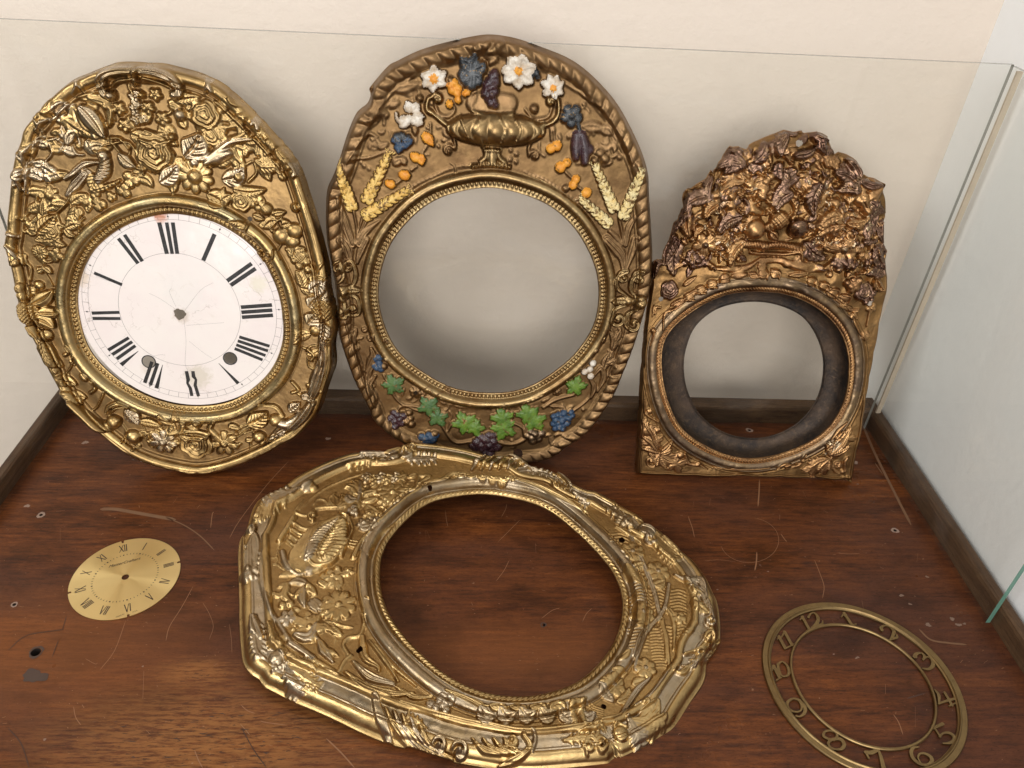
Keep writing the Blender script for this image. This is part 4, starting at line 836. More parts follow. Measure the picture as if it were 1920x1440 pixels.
# leaf springs along the inner rim
k1.curve([(640, 290), (440, 460), (330, 640), (240, 790), (170, 900)], 16, 1.6, 'stem'); k1.curve([(330, 600), (400, 560), (450, 560), (420, 600)], [20, 34, 30, 10], 2.4, 'curled_leaf', None, 'groove'); k1.curve([(270, 740), (320, 690), (370, 700)], [16, 30, 14], 2.4, 'curled_leaf', None, 'groove'); k1.curve([(220, 860), (330, 850), (440, 810)], 16, 1.6, 'stem')
k1.leaf((500, 400), (670, 350), 70, 2.2); k1.leaf((460, 500), (540, 480), 50, 2); k1.leaf((390, 790), (460, 750), 50, 2); k1.leaf((490, 900), (560, 850), 60, 2.4); k1.leaf((575, 900), (545, 840), 50, 2.4)
k2.curve([(560, 340), (700, 430), (860, 560), (980, 760), (1030, 900)], 16, 1.6, 'stem'); k2.leaf((690, 640), (850, 650), 80, 2.6); k2.leaf((820, 640), (900, 700), 70, 2.4)
# crumpled crest
for q in [((0, 120), (60, 40)), ((80, 150), (130, 60)), ((150, 100), (110, 40)), ((30, 180), (100, 110)), ((-40, 130), (0, 50))]: k2.leaf(*q, 60, 3.5, .1, kind='saw', name='crest_leaf')
# urn
kh.curve([(640, 760), (600, 680), (650, 570)], [60, 80, 60], 3, 'vase_neck'); kh.curve([(640, 660), (810, 650), (1000, 660)], [190, 230, 190], 3.2, 'vase_neck', None, 'flat')
kh.bowl((862, 945), 535, 172, 14, 18, mat=bm_); kh.curve([(330, 905), (390, 930), (480, 960)], [30, 70, 60], 5, 'vase_shoulder', bm_); kh.curve([(1380, 880), (1290, 930), (1200, 960)], [30, 70, 60], 5, 'vase_shoulder', bm_)
for pts in ([(480, 800), (530, 920), (570, 1020)], [(690, 800), (690, 940), (720, 1120)], [(900, 800), (960, 930), (910, 1100)], [(1070, 820), (1130, 940), (1080, 1060)]): kh.curve(pts, 30, 14.5, 'vase_bead_row', bm_, 'beads', 34)
kh.curve([(600, 745), (840, 775), (1060, 765)], 22, 7, 'vase_rim_line', bm_)
kh.curve([(730, 1160), (910, 1170)], 40, 6, 'vase_foot', bm_, 'beads', 30); kh.curve([(760, 1180), (750, 1250), (700, 1290)], 60, 4, 'vase_foot', bm_); kh.curve([(820, 1180), (820, 1290)], 110, 4.2, 'vase_foot', bm_); kh.curve([(880, 1180), (900, 1250), (960, 1300)], 60, 4, 'vase_foot', bm_)
kh.curve([(600, 1345), (800, 1325), (1010, 1350)], 46, 5.6, 'vase_foot_beads', bm_, 'beads', 40)
kh.spiral((225, 615), 62, 40, 5, 1.1, 200, 1, [(230, 800), (120, 740), (125, 620)], 'vase_handle', bm_); kh.curve([(150, 740), (240, 820), (340, 900), (400, 920)], [36, 44, 50, 40], 5, 'vase_handle', bm_, 'groove'); kh.curve([(190, 640), (250, 780), (360, 800), (420, 720), (380, 660)], [20, 34, 34, 26, 14], 3, 'vase_handle', None, 'groove')
kh.spiral((1470, 640), 66, 42, 5, 1.1, -20, -1, [(1300, 930), (1480, 860), (1540, 760), (1540, 640)], 'vase_handle', bm_); kh.curve([(1180, 720), (1280, 830), (1420, 810), (1470, 720)], [14, 34, 34, 20], 3, 'vase_handle', None, 'groove'); kh.ball((1275, 720), 48, 4.5); kh.leaf((1220, 980), (1420, 900), 80, 4)
kh.spiral((350, 1170), 58, 30, 3.6, 1.1, -60, -1, [(330, 950), (410, 1050), (420, 1150)], 'tendril'); kh.spiral((1280, 1230), 58, 30, 3.6, 1.1, 200, 1, [(1280, 1040), (1220, 1130), (1225, 1220)], 'tendril')
kh.ball((370, 405), 36, 4); kh.ball((38, 605), 40, 4); kh.ball((640, 560), 10, 4); kh.curve([(650, 570), (640, 640)], 20, 3.6, 'stem')
# painted blossoms over the urn
W_, O_, G_, D_, P_ = M['white'], M['orange'], M['green'], M['dgreen'], M['purple']
def petals(pen, c, L, angs, wd, h, mat, name='painted_petal', pc=None):
    for i, a in enumerate(angs):
        x = math.cos(R_(a)); y = -math.sin(R_(a)); L_ = L*.92; pen.leaf((c[0]+x*L*.12, c[1]+y*L*.12), (c[0]+x*L_, c[1]+y*L_), wd, h*(1+.04*(i % 3)), name=name, mat=(pc[i] if pc and pc[i] else mat), pitch=999, bend=.05)
petals(kh, (200, 395), 165, [95, 30, 335, 265, 215, 165], 105, 5.5, W_, pc=None); kh.ball((200, 395), 62, 7.5, 'flower_centre', O_)
petals(kh, (1120, 320), 210, [130, 80, 20, 320, 270, 215, 180], 150, 6.2, W_); kh.flower((1120, 330), 130, 6, 6.5, 0, mat=W_, name='painted_blossom'); kh.ball((1110, 315), 54, 9, 'flower_centre', O_)
petals(kh, (1480, 490), 150, [110, 70, 25, 330, 285, 225, 160], 88, 5.6, W_); kh.ball((1485, 500), 48, 7.5, 'flower_centre', O_)
for c, r in (((420, 440), 40), ((370, 470), 38), ((455, 500), 44), ((390, 520), 44), ((450, 560), 42), ((455, 625), 38), ((555, 545), 38), ((530, 560), 30)): kh.ball(c, r, 5.2, 'orange_berry', O_)
kh.ball((365, 672), 40, 5, 'orange_berry', O_)
db = M['dblue']
for a, b, w_ in (((600, 320), (480, 170), 150), ((590, 330), (640, 110), 130), ((600, 330), (760, 230), 150), ((600, 330), (720, 430), 200), ((590, 320), (480, 430), 170), ((600, 330), (600, 520), 200)): kh.leaf(a, b, w_, 6.5, .05, 'dark_blue_petal', db, pitch=999)
kh.flower((610, 400), 110, 5, 8, 0, name='dark_blue_petal', mat=db, deep=.3); kh.grapes((1290, 340), 60, 60, 5, 26, 4, 'dark_green_bud', db)
kh.grapes((820, 470), 70, 60, 8, 42, 7.0, 'purple_berries', P_); kh.grapes((800, 560), 80, 60, 8, 42, 7.2, 'purple_berries', P_); kh.grapes((830, 640), 45, 50, 4, 40, 6.4, 'purple_berries', P_); kh.grapes((850, 360), 40, 50, 5, 34, 5.6, 'purple_berries', P_)
kh.leaf((700, 250), (770, 330), 90, 4.5, kind='saw'); kh.ball((715, 235), 50, 4.5); kh.leaf((880, 150), (780, 240), 90, 4.2, kind='saw')
# hanging garlands
petals(k1, (615, 560), 100, [110, 60, 350, 310], 70, 4.8, W_); k1.leaf((600, 575), (540, 650), 80, 6, name='painted_petal', mat=W_, pitch=999); k1.curve([(515, 550), (530, 600), (600, 590)], [12, 30, 50], 5, 'painted_petal', W_); k1.leaf((640, 610), (700, 620), 60, 4, name='painted_petal', mat=W_, pitch=999)
for a, b in (((550, 740), (490, 700)), ((550, 740), (480, 740)), ((550, 735), (545, 680)), ((560, 740), (610, 700)), ((560, 745), (600, 780)), ((550, 750), (530, 825)), ((560, 740), (630, 730))): k1.leaf(a, b, 62, 4.8, .1, 'blue_petal', M['dblue'] if b[1] < 720 else M['blue'], pitch=999)
k1.leaf((640, 640), (640, 700), 44, 3.4, name='bud'); k1.curve([(745, 620), (745, 680)], 12, 2.4, 'stem'); k1.curve([(720, 770), (690, 820)], 12, 2.4, 'stem'); k1.curve([(650, 910), (610, 940)], 12, 2.4, 'stem'); k1.curve([(550, 1000), (510, 1030)], 12, 2.4, 'stem')
for a, b, w_ in (((740, 690), (705, 750), 66), ((735, 690), (765, 775), 56), ((660, 830), (640, 880), 80), ((690, 830), (690, 905), 66), ((580, 940), (580, 1005), 84), ((485, 1010), (475, 1060), 78)): k1.leaf(a, b, w_, 4.4, .1, 'orange_bud', O_, pitch=999)
k1.ball((720, 725), 30, 4.4, 'orange_bud', O_); k1.ball((645, 850), 32, 4.2, 'orange_bud', O_); k1.ball((577, 972), 33, 4.2, 'orange_bud', O_); k1.ball((480, 1033), 30, 4.4, 'orange_bud', O_)
k2.curve([(480, 660), (484, 740)], 10, 2.2, 'stem'); k2.curve([(500, 655), (504, 740)], 10, 2.2, 'stem')
for c, r in (((520, 775), 34), ((480, 795), 30), ((590, 890), 28), ((545, 920), 36), ((650, 1000), 28), ((630, 1040), 30), ((720, 1093), 34)): k2.ball(c, r, 4.4, 'orange_bud', O_)
k2.curve([(570, 940), (620, 990)], 10, 2.2, 'stem'); k2.curve([(660, 1050), (700, 1075)], 10, 2.2, 'stem'); k2.ball((580, 1060), 26, 3.5)
k2.flower((620, 570), 78, 5, 5, .3, name='dark_flower', mat=M['dblue']); k2.curve([(660, 610), (680, 690)], 26, 3, 'stem', M['dblue'])
k2.curve([(655, 700), (650, 780), (650, 850)], [60, 70, 50], 5, 'purple_flower', P_); k2.curve([(690, 700), (710, 790), (710, 880)], [60, 80, 50], 5.8, 'purple_flower', P_); k2.ball((735, 800), 34, 4.5, 'purple_flower', P_); k2.ball((775, 870), 26, 4, 'berry'); k2.ball((812, 822), 34, 3.6); k2.ball((845, 860), 32, 3.6)
# wheat
k1.wheat((225, 1220), (125, 910), 78, 8, 4.2); k1.wheat((300, 1170), (455, 850), 84, 8, 4.4); k1.wheat((280, 1260), (575, 1085), 84, 8, 4.4)
k2.wheat((920, 1230), (785, 920), 76, 8, 4.2, 'cream'); k2.wheat((960, 1280), (1080, 965), 76, 8, 4.2, 'cream'); k2.wheat((890, 1320), (695, 1145), 72, 7, 4.0, 'cream')
for pts in ([(225, 1220), (245, 1330), (240, 1440)], [(290, 1240), (260, 1340), (235, 1440)], [(320, 1270), (250, 1400)]): k1.curve(pts, 14, 2, 'stem')
k1.curve([(120, 1120), (160, 1280), (215, 1440)], [20, 70, 60], 2.4, 'long_leaf', None, 'multi'); k1.curve([(400, 1280), (300, 1360), (260, 1440)], [10, 50, 50], 2.4, 'long_leaf', None, 'multi'); k3.curve([(130, 0), (170, 60), (190, 150)], [60, 80, 20], 2.4, 'long_leaf', None, 'multi'); k3.curve([(290, 0), (250, 80), (230, 150)], [40, 50, 20], 2.4, 'long_leaf', None, 'multi')
k2.curve([(940, 1260), (960, 1350), (970, 1440)], 20, 2.2, 'stem'); k2.curve([(880, 1350), (930, 1400), (960, 1440)], [30, 40, 30], 2.4, 'long_leaf', None, 'multi'); k2.curve([(1090, 1200), (1010, 1320), (985, 1440)], [14, 50, 40], 2.4, 'long_leaf', None, 'multi'); k4.curve([(800, 0), (890, 100), (900, 190)], [60, 80, 20], 2.4, 'long_leaf', None, 'multi'); k4.curve([(980, 0), (950, 100), (920, 190)], [50, 50, 20], 2.4, 'long_leaf', None, 'groove')
# side clasps
k3.spiral((180, 175), 40, 26, 4, 1, -60, -1, [(130, 290), (200, 290), (225, 220)], 'clasp_scroll', bm_); k3.spiral((110, 170), 36, 24, 4, 1, -60, -1, [(110, 270), (150, 230)], 'clasp_scroll', bm_); k3.leaf((130, 315), (265, 320), 60, 5, name='clasp_leaf', mat=bm_); k3.ball((150, 318), 34, 6.2, 'clasp_boss', bm_); k3.spiral((205, 440), 44, 26, 4, 1, 30, 1, [(130, 350), (220, 360), (245, 410)], 'clasp_scroll', bm_); k3.spiral((130, 450), 40, 26, 4, 1, 30, 1, [(100, 350), (150, 380)], 'clasp_scroll', bm_)
k4.spiral((905, 240), 44, 30, 4.4, 1, -60, -1, [(930, 360), (860, 300), (870, 230)], 'clasp_scroll', bm_); k4.spiral((1000, 240), 44, 32, 4.4, 1, -60, -1, [(990, 370), (950, 320), (960, 250)], 'clasp_scroll', bm_); k4.leaf((940, 385), (825, 385), 60, 5, name='clasp_leaf', mat=bm_); k4.ball((935, 388), 34, 5.5, 'clasp_boss', bm_); k4.ball((1005, 385), 46, 7.5, 'clasp_boss', bm_); k4.spiral((870, 500), 46, 30, 4.4, 1, 160, -1, [(950, 410), (860, 430), (835, 480)], 'clasp_scroll', bm_); k4.spiral((960, 520), 46, 32, 4.4, 1, 160, -1, [(1000, 430), (930, 470), (925, 520)], 'clasp_scroll', bm_)
# lower vines
k3.curve([(160, 520), (200, 640), (240, 780), (300, 950), (350, 1050)], 14, 1.6, 'stem'); k3.curve([(290, 830), (330, 740), (320, 690)], [20, 60, 20], 2.6, 'curled_leaf', None, 'groove'); k3.curve([(300, 920), (310, 830), (350, 790)], [16, 40, 20], 2.6, 'curled_leaf', None, 'groove'); k3.curve([(340, 1010), (310, 920), (345, 860)], [20, 44, 22], 2.6, 'curled_leaf', None, 'groove')
k3.leaf((225, 560), (225, 660), 50, 2.4, .2); k3.leaf((260, 580), (300, 560), 40, 2.2); k3.leaf((300, 640), (340, 600), 50, 2.4)
k4.curve([(920, 580), (860, 740), (800, 860), (680, 1010), (590, 1080)], 14, 1.6, 'stem'); k4.leaf((830, 700), (820, 590), 50, 2.4, .2); k4.leaf((860, 640), (890, 570), 44, 2.4); k4.leaf((780, 820), (810, 720), 60, 2.6); k4.curve([(700, 880), (760, 810), (780, 870), (740, 960)], [14, 34, 40, 14], 2.6, 'curled_leaf', None, 'groove'); k4.curve([(700, 1000), (720, 930), (690, 880)], [14, 40, 14], 2.6, 'curled_leaf', None, 'groove'); k4.leaf((810, 790), (850, 760), 40, 3)
k3.curve([(400, 860), (480, 1010), (560, 1060), (640, 1090)], 16, 2, 'vine_stem'); k3.curve([(470, 1100), (520, 1050), (640, 1060)], 18, 2, 'vine_stem'); k3.curve([(760, 1160), (790, 1210), (850, 1280), (960, 1270)], 24, 2.4, 'vine_stem'); k3.curve([(800, 1210), (830, 1160), (880, 1150)], 18, 2.2, 'vine_stem')
k4.curve([(0, 1230), (100, 1270), (200, 1290), (290, 1250), (290, 1180)], 26, 2.4, 'vine_stem'); k4.curve([(220, 1160), (270, 1190), (280, 1240)], 20, 2.4, 'vine_stem'); k4.curve([(400, 1060), (480, 1010), (590, 980)], 24, 2.4, 'vine_stem'); k4.curve([(420, 1050), (520, 1060), (560, 1090)], 14, 1.6, 'vine_stem')
k3.vine((455, 918), 84, 4, .6, D_); k3.vine((685, 1055), 84, 4.4, 2.2, D_); k3.vine((735, 1120), 76, 4.6, 5.3, D_); k3.vine((910, 1160), 92, 4.6, 2.0, G_); k3.vine((970, 1185), 70, 4.9, .0, G_)
k4.vine((140, 1130), 84, 4.4, 1.8, G_); k4.vine((150, 1185), 92, 4.2, 4.4, G_); k4.vine((300, 1105), 84, 4.6, 1.9, G_); k4.vine((340, 1140), 84, 4.4, 5.4, G_); k4.vine((600, 930), 80, 4.4, 1.4, G_)
k3.grapes((360, 745), 14, 14, 2, 22, 3.6, 'blue_berries', M['blue']); k3.grapes((366, 800), 30, 30, 5, 22, 3.4, 'blue_berries', M['blue']); k3.ball((400, 800), 22, 3.4); k3.grapes((485, 1130), 50, 44, 8, 26, 4.4, 'purple_grapes', P_); k3.grapes((555, 1130), 30, 50, 5, 26, 3.8, 'grapes'); k3.grapes((680, 1245), 55, 26, 7, 25, 4.4, 'blue_berries', M['blue']); k3.ball((720, 1225), 24, 4); k3.grapes((1030, 1280), 75, 50, 12, 30, 5, 'purple_grapes', P_)
k4.grapes((40, 1290), 80, 60, 12, 28, 5, 'purple_grapes', P_); k4.grapes((505, 1140), 55, 62, 15, 22, 5, 'blue_grapes', M['blue'], seed=3); k4.grapes((570, 1110), 24, 24, 3, 20, 4.4, 'blue_grapes', M['blue']); k4.grapes((345, 1240), 60, 32, 8, 24, 4, 'grey_green_grapes', M['duller'])
for c in ((710, 783), (690, 820), (658, 835), (695, 862)): k4.ball(c, 21, 4, 'white_berry', W_)
k3.flower((600, 965), 40, 6, 2.6, .5); k4.flower((485, 962), 30, 6, 2.4, .5)
punch(p, k3, (600, 965), 12); punch(p, k4, (238, 1345), 26)
finish(p, M['bronze_ground'], None); edge_thickness(p, M['bronze'])
F2 = p
# ------------------------------------------------------------------ arched frame with deep dark collar (right)
o3 = [(1472, 245), (1488, 249), (1504, 246), (1508, 251), (1530, 247), (1545, 252), (1554, 257), (1556, 266), (1559, 272), (1562, 280), (1573, 286), (1567, 291), (1590, 291), (1602, 298), (1608, 311), (1615, 315), (1615, 325), (1628, 333), (1640, 335), (1659, 346), (1657, 358), (1661, 372), (1662, 400), (1656, 408), (1658, 440), (1659, 460), (1665, 472), (1662, 490), (1664, 512), (1666, 520), (1664, 545), (1657, 575), (1650, 605), (1640, 660), (1632, 705), (1626, 745), (1620, 785), (1608, 840), (1603, 870), (1597, 905), (1585, 899), (1560, 901), (1530, 897), (1500, 898), (1460, 895), (1425, 895), (1390, 892), (1350, 894), (1300, 892), (1250, 891), (1193, 888), (1195, 840), (1197, 800), (1200, 760), (1201, 720), (1205, 680), (1208, 640), (1212, 600), (1217, 565), (1222, 530), (1224, 488), (1240, 486), (1243, 470), (1247, 462), (1253, 450), (1258, 432), (1262, 418), (1270, 410), (1276, 392), (1280, 388), (1279, 372), (1285, 358), (1295, 353), (1306, 345), (1320, 337), (1337, 328), (1334, 318), (1345, 306), (1352, 298), (1360, 285), (1366, 274), (1374, 276), (1384, 275), (1392, 279), (1398, 281), (1408, 272), (1415, 268), (1425, 264), (1438, 258), (1455, 252)]
a3 = [(1240, 680), (1250, 630), (1290, 590), (1350, 555), (1410, 545), (1480, 553), (1540, 583), (1580, 630), (1592, 690), (1580, 760), (1540, 815), (1470, 850), (1405, 860), (1340, 845), (1280, 805), (1250, 745)]
b0 = at(1193, 890); b1 = at(1597, 905); psi3 = math.atan2(b1[1]-b0[1], b1[0]-b0[0])
p = Plate('arched_clock_frame', 'copper-toned arched frame crowned with ragged leaves and fruit, with a deep dark round collar', 'clock frame', (b0[0], b0[1], .0035), R_(14.2), psi3, 0, None, o3, a3, 1500, 225, smooth=False)
A, Eo, U, V = p.A, p.E, p.U, p.V
nz = rim_common(p, .0009, 31); p.hs = .85
pb = 2*math.pi*(p.ri_m+.003)/190; s_ap = p.TH*(p.ri_m+.003)
rope = .6+.4*np.cos(2*np.pi*((s_ap-A*.9)/pb))
B = .0035+.0021*tor(A, .0034, .0021)*rope+.0026*tor(A, .0100, .0046)+.0011*tor(A, .0160, .0010)-.0010*smooth01((A-.017)/.003)+.0008*tor(A, .0205, .0011)
flat_zone = (V < .012)
B += .0018*tor(Eo, .0045, .0011)*smooth01((.12-V)/.02)
topz = smooth01((V-.195)/.05)
B += .004*topz*smooth01(Eo/.02)+.0025*topz*vnoise(U, V, 45, 8)+.0015*topz*vnoise(U, V, 110, 9)
B = B*smooth01(Eo/.0020)**.6-.003*(1-smooth01(Eo/.003)); B += nz*smooth01(Eo/.008)+.0012*vnoise(U, V, 16, 77)
p.B = B; p.H = B.copy()
rl = p.reg('round_moulding', M['duller']); p.L[(A < .0168)] = rl
r3 = p.reg('twisted_rope_ring', M['copper']); p.L[A <= .0055] = r3
cp, tn = M['copper'], M['tarnish']
k1 = Pen(p, 1190, 230, 4.364, cp); k2 = Pen(p, 1430, 230, 4.364, cp); k3 = Pen(p, 1180, 540, 3.79, cp); kp = Pen(p, 0, 0, 1, cp)
r = random.Random(5)
KN = ('leaf', 'leaf', 'flower', 'ball')
for q, (mt_, hh, sz) in enumerate(((cp, 3.5, 120), (tn, 5, 95), (cp, 6.5, 80), (cp, 8, 62), (M['worn'], 7.5, 52), (tn, 9, 56), (cp, 9.5, 60))):
    filler(p, k1, [(640, 420, 1050, 900), (460, 600, 900, 1000), (400, 850, 900, 1180), (700, 330, 1091, 600)], 44, sz, hh, 31+q, mt_, KN); filler(p, k2, [(0, 200, 600, 800), (400, 380, 950, 800), (500, 800, 980, 1250), (300, 800, 700, 1050)], 66, sz, hh, 41+q, mt_, KN)
# ragged outer leaves, many standing proud of the edge
def lf(pen, a, b, w, h, mat=None, bend=.12, kind='saw'): pen.leaf(a, b, w, h, bend, 'ragged_leaf', mat, kind, pitch=w*.28)
for a, b, w, t in [((640, 600), (400, 690), 150, 1), ((630, 430), (460, 550), 90, 1), ((640, 440), (600, 640), 80, 1), ((460, 700), (280, 960), 130, 1), ((440, 720), (440, 940), 110, 0), ((350, 930), (240, 1180), 150, 1), ((380, 960), (330, 1270), 150, 1), ((250, 1050), (160, 1290), 110, 1), ((900, 330), (640, 390), 120, 1), ((880, 280), (750, 200), 110, 1), ((920, 330), (730, 420), 150, 1), ((870, 400), (700, 500), 100, 0), ((900, 480), (690, 560), 70, 0), ((980, 420), (860, 230), 100, 1), ((980, 330), (1080, 150), 120, 1), ((930, 290), (930, 190), 70, 1), ((1060, 300), (1091, 200), 110, 1),
                   ((1060, 460), (900, 560), 130, 0), ((870, 640), (560, 740), 130, 1), ((680, 660), (560, 780), 120, 0), ((870, 760), (680, 900), 150, 1), ((760, 720), (870, 900), 120, 1), ((560, 850), (480, 940), 80, 0), ((800, 1000), (560, 960), 90, 0), ((900, 960), (760, 1160), 110, 0), ((860, 960), (680, 1060), 90, 1)]: lf(k1, a, b, w, 3.5+r.uniform(0, 8), tn if t else None)
for a, b, w, t in [((0, 230), (220, 80), 110, 1), ((210, 90), (130, 290), 110, 1), ((220, 80), (320, 70), 70, 1), ((300, 170), (380, 90), 70, 1), ((240, 270), (450, 190), 90, 1), ((400, 80), (560, 150), 90, 1), ((450, 180), (620, 250), 100, 1), ((480, 110), (520, 260), 100, 1), ((560, 360), (620, 280), 120, 0), ((500, 320), (620, 300), 100, 0), ((640, 380), (780, 340), 130, 1), ((800, 460), (690, 300), 110, 1), ((790, 520), (580, 400), 170, 1), ((800, 560), (600, 560), 120, 1), ((800, 480), (1000, 510), 80, 1), ((810, 520), (860, 720), 130, 0), ((800, 540), (700, 680), 90, 0), ((1000, 520), (880, 640), 110, 0), ((880, 650), (1010, 740), 120, 1), ((950, 760), (850, 960), 150, 1), ((990, 800), (1000, 1000), 80, 1), ((810, 970), (950, 960), 60, 1), ((1020, 1060), (820, 1190), 130, 1), ((930, 1010), (1010, 1200), 130, 1), ((1020, 1080), (900, 1020), 90, 1), ((1020, 1250), (840, 1240), 110, 1), ((920, 1280), (1000, 1380), 90, 0),
                   ((130, 320), (150, 470), 110, 1), ((280, 380), (150, 550), 120, 1), ((300, 440), (60, 690), 100, 1), ((240, 560), (90, 720), 130, 1), ((300, 420), (460, 520), 120, 0), ((470, 490), (400, 760), 150, 1), ((540, 560), (420, 760), 110, 0), ((650, 760), (440, 860), 130, 0), ((660, 830), (420, 930), 150, 0), ((640, 700), (860, 800), 130, 0), ((680, 820), (880, 780), 100, 0), ((340, 980), (520, 1120), 160, 1), ((490, 1000), (620, 1040), 60, 0), ((60, 250), (30, 400), 90, 0), ((340, 270), (440, 300), 70, 0), ((400, 330), (320, 240), 60, 0)]: lf(k2, a, b, w, 3.5+r.uniform(0, 8), tn if t else None)
# flowers, fruits
k1.flower((800, 230), 80, 6, 8, .3, name='crumpled_flower', mat=tn); k1.flower((575, 1000), 105, 5, 7, 0, name='rosette', mat=M['copper']); k1.ball((575, 1000), 26, 9, 'rivet', M['duller'])
k1.grapes((500, 1130), 90, 60, 10, 34, 6, 'berry_cluster', tn); k1.rose((290, 1370), 70, 5, mat=tn); k1.ball((1050, 540), 50, 7); k1.grapes((930, 280), 50, 50, 5, 28, 7, 'berry_cluster')
for c in ((790, 600), (800, 740), (660, 590), (940, 500), (1030, 600), (780, 680)): k1.ball(c, 44, 7.5, 'fruit', M['copper'])
k1.curve([(940, 620), (960, 700), (1030, 740)], [40, 90, 60], 7, 'gourd', M['copper']); k1.curve([(890, 620), (930, 680), (900, 740)], [30, 70, 40], 7, 'gourd', tn)
k1.ball((985, 870), 84, 11.5, 'apple', M['copper']); k2.ball((290, 865), 84, 11.5, 'apple', tn); k2.curve([(265, 880), (300, 890), (370, 880)], 9, 12, 'apple_crack', M['duller'])
k2.ball((130, 800), 78, 10, 'seed_head', M['copper'], pits=34); k2.leaf((60, 890), (130, 970), 80, 8, name='petal'); k2.leaf((40, 820), (60, 900), 70, 8, name='petal')
for c, rr in (((260, 600), 28), ((300, 560), 26), ((330, 600), 26), ((360, 560), 24), ((600, 660), 44), ((570, 740), 34), ((860, 730), 34), ((20, 480), 40), ((60, 440), 34)): k2.ball(c, rr, 7.5, 'berry')
k2.spiral((715, 915), 44, 26, 7.5, 1.2); k2.flower((665, 1050), 104, 4, 7, 0, name='rosette', mat=M['copper']); k2.ball((665, 1045), 30, 9, 'rivet', M['duller'])
k2.grapes((650, 1160), 90, 40, 9, 34, 6.5, 'berry_cluster', tn); k2.grapes((740, 1320), 60, 50, 7, 34, 6, 'berry_cluster'); k2.rose((830, 1390), 80, 6, mat=tn); k2.grapes((410, 660), 10, 10, 2, 10, 5)
k2.curve([(240, 640), (270, 700), (250, 760)], [40, 50, 30], 7, 'twisted_stem', None, 'rib', 30)
# basket rim band and swag below the fruit
k1.curve([(900, 990), (1000, 1000), (1091, 1010)], [60, 70, 60], 7, 'basket_band', None, 'beads', 24); k2.curve([(-20, 1020), (120, 1010), (330, 1030)], [60, 70, 60], 7, 'basket_band', None, 'beads', 24)
k2.curve([(0, 1070), (160, 1080), (300, 1060), (320, 1120)], [30, 34, 30, 24], 5, 'ribbon_fold'); k2.curve([(0, 1130), (150, 1130), (200, 1160)], 50, 4.5, 'label_scroll', None, 'flat'); k1.curve([(1030, 1130), (1091, 1130)], 50, 4.5, 'label_scroll', None, 'flat')
k2.curve([(200, 1150), (400, 1190), (590, 1200)], [60, 90, 30], 3.4, 'ribbon_fold'); k1.curve([(620, 1190), (880, 1190), (1040, 1110)], [20, 60, 20], 3.4, 'ribbon_fold'); k1.curve([(950, 1060), (1080, 1080)], 30, 4.4, 'ribbon_fold')
# husks following the opening
for a, b in (((1000, 1180), (1091, 1170)), ((780, 1250), (920, 1230)), ((930, 1230), (1010, 1260))): k1.leaf(a, b, 56, 3.8, name='husk')
for c in ((730, 1270), (630, 1320), (540, 1370), (450, 1430), (1050, 1220)): k1.ball(c, 42, 4, 'bud'); k1.curve([(c[0]-40, c[1]+30), (c[0], c[1]+20), (c[0]+40, c[1]+24)], [12, 30, 14], 4.6, 'husk')
for c in ((0, 1240), (100, 1235), (400, 1300), (500, 1340), (590, 1390), (680, 1440)): k2.ball(c, 40, 4, 'bud'); k2.curve([(c[0]-30, c[1]-30), (c[0]+40, c[1]-10), (c[0]+30, c[1]+40)], [10, 24, 12], 4.6, 'husk')
k2.leaf((210, 1250), (390, 1240), 46, 3.6); k1.leaf((400, 1340), (510, 1260), 46, 4)
# side sprays and lower corners
k3.rose((290, 35), 60, 4, mat=tn)
for pts in ([(170, 210), (190, 150), (230, 150)], [(240, 300), (260, 190), (340, 150), (430, 70)], [(150, 420), (175, 340), (170, 300)], [(110, 800), (120, 900), (210, 960)], [(1490, 100), (1560, 160), (1640, 160)], [(1640, 170), (1600, 200), (1650, 330), (1690, 360)], [(1700, 110), (1720, 170), (1700, 280)]): k3.curve(pts, [10, 22, 12], 2.6, 'tendril')
for a, b, w in (((300, 130), (430, 80), 46), ((190, 200), (180, 130), 36), ((430, 40), (560, 10), 40), ((1470, 60), (1560, 120), 60), ((1400, 0), (1480, 80), 60), ((1580, 190), (1640, 230), 50), ((1500, 130), (1600, 150), 36)): k3.leaf(a, b, w, 3.4)
k3.rose((1690, 350), 34, 3); k3.ball((1605, 205), 28, 4); k3.grapes((1700, 60), 60, 50, 8, 22, 4, mat=tn); k3.flower((1730, 150), 40, 5, 3.6); k3.ball((145, 885), 22, 3); k3.ball((175, 310), 20, 3)
for cx, cy, rt in ((170, 1110, 1.9), (110, 1020, 1.6), (260, 1210, 5.2), (330, 1260, .2)): k3.vine((cx, cy), 92, 4, rt)
for a, b in (((200, 1150), (100, 960)), ((200, 1160), (90, 1060)), ((210, 1180), (90, 1150)), ((220, 1180), (310, 1090)), ((220, 1190), (310, 1150)), ((230, 1200), (340, 1250)), ((225, 1210), (270, 1290)), ((210, 1200), (200, 1280))): k3.leaf(a, b, 50, 4.6, .1)
k3.spiral((160, 1240), 46, 24, 3.6, 1.1, 0, 1, [(230, 1210), (150, 1190)]); k3.ball((200, 1020), 26, 3.6); k3.ball((365, 1200), 30, 4); k3.curve([(400, 1190), (430, 1260), (500, 1270), (560, 1300)], [20, 30, 26, 10], 3, 'tendril'); k3.ball((495, 1265), 22, 3.6)
for cx, cy, rt in ((1470, 1160, 1.2), (1540, 1080, 1.3), (1400, 1270, 3.6), (1330, 1290, 3.4)): k3.vine((cx, cy), 92, 4, rt, mat=M['worn'] if cx == 1470 else None)
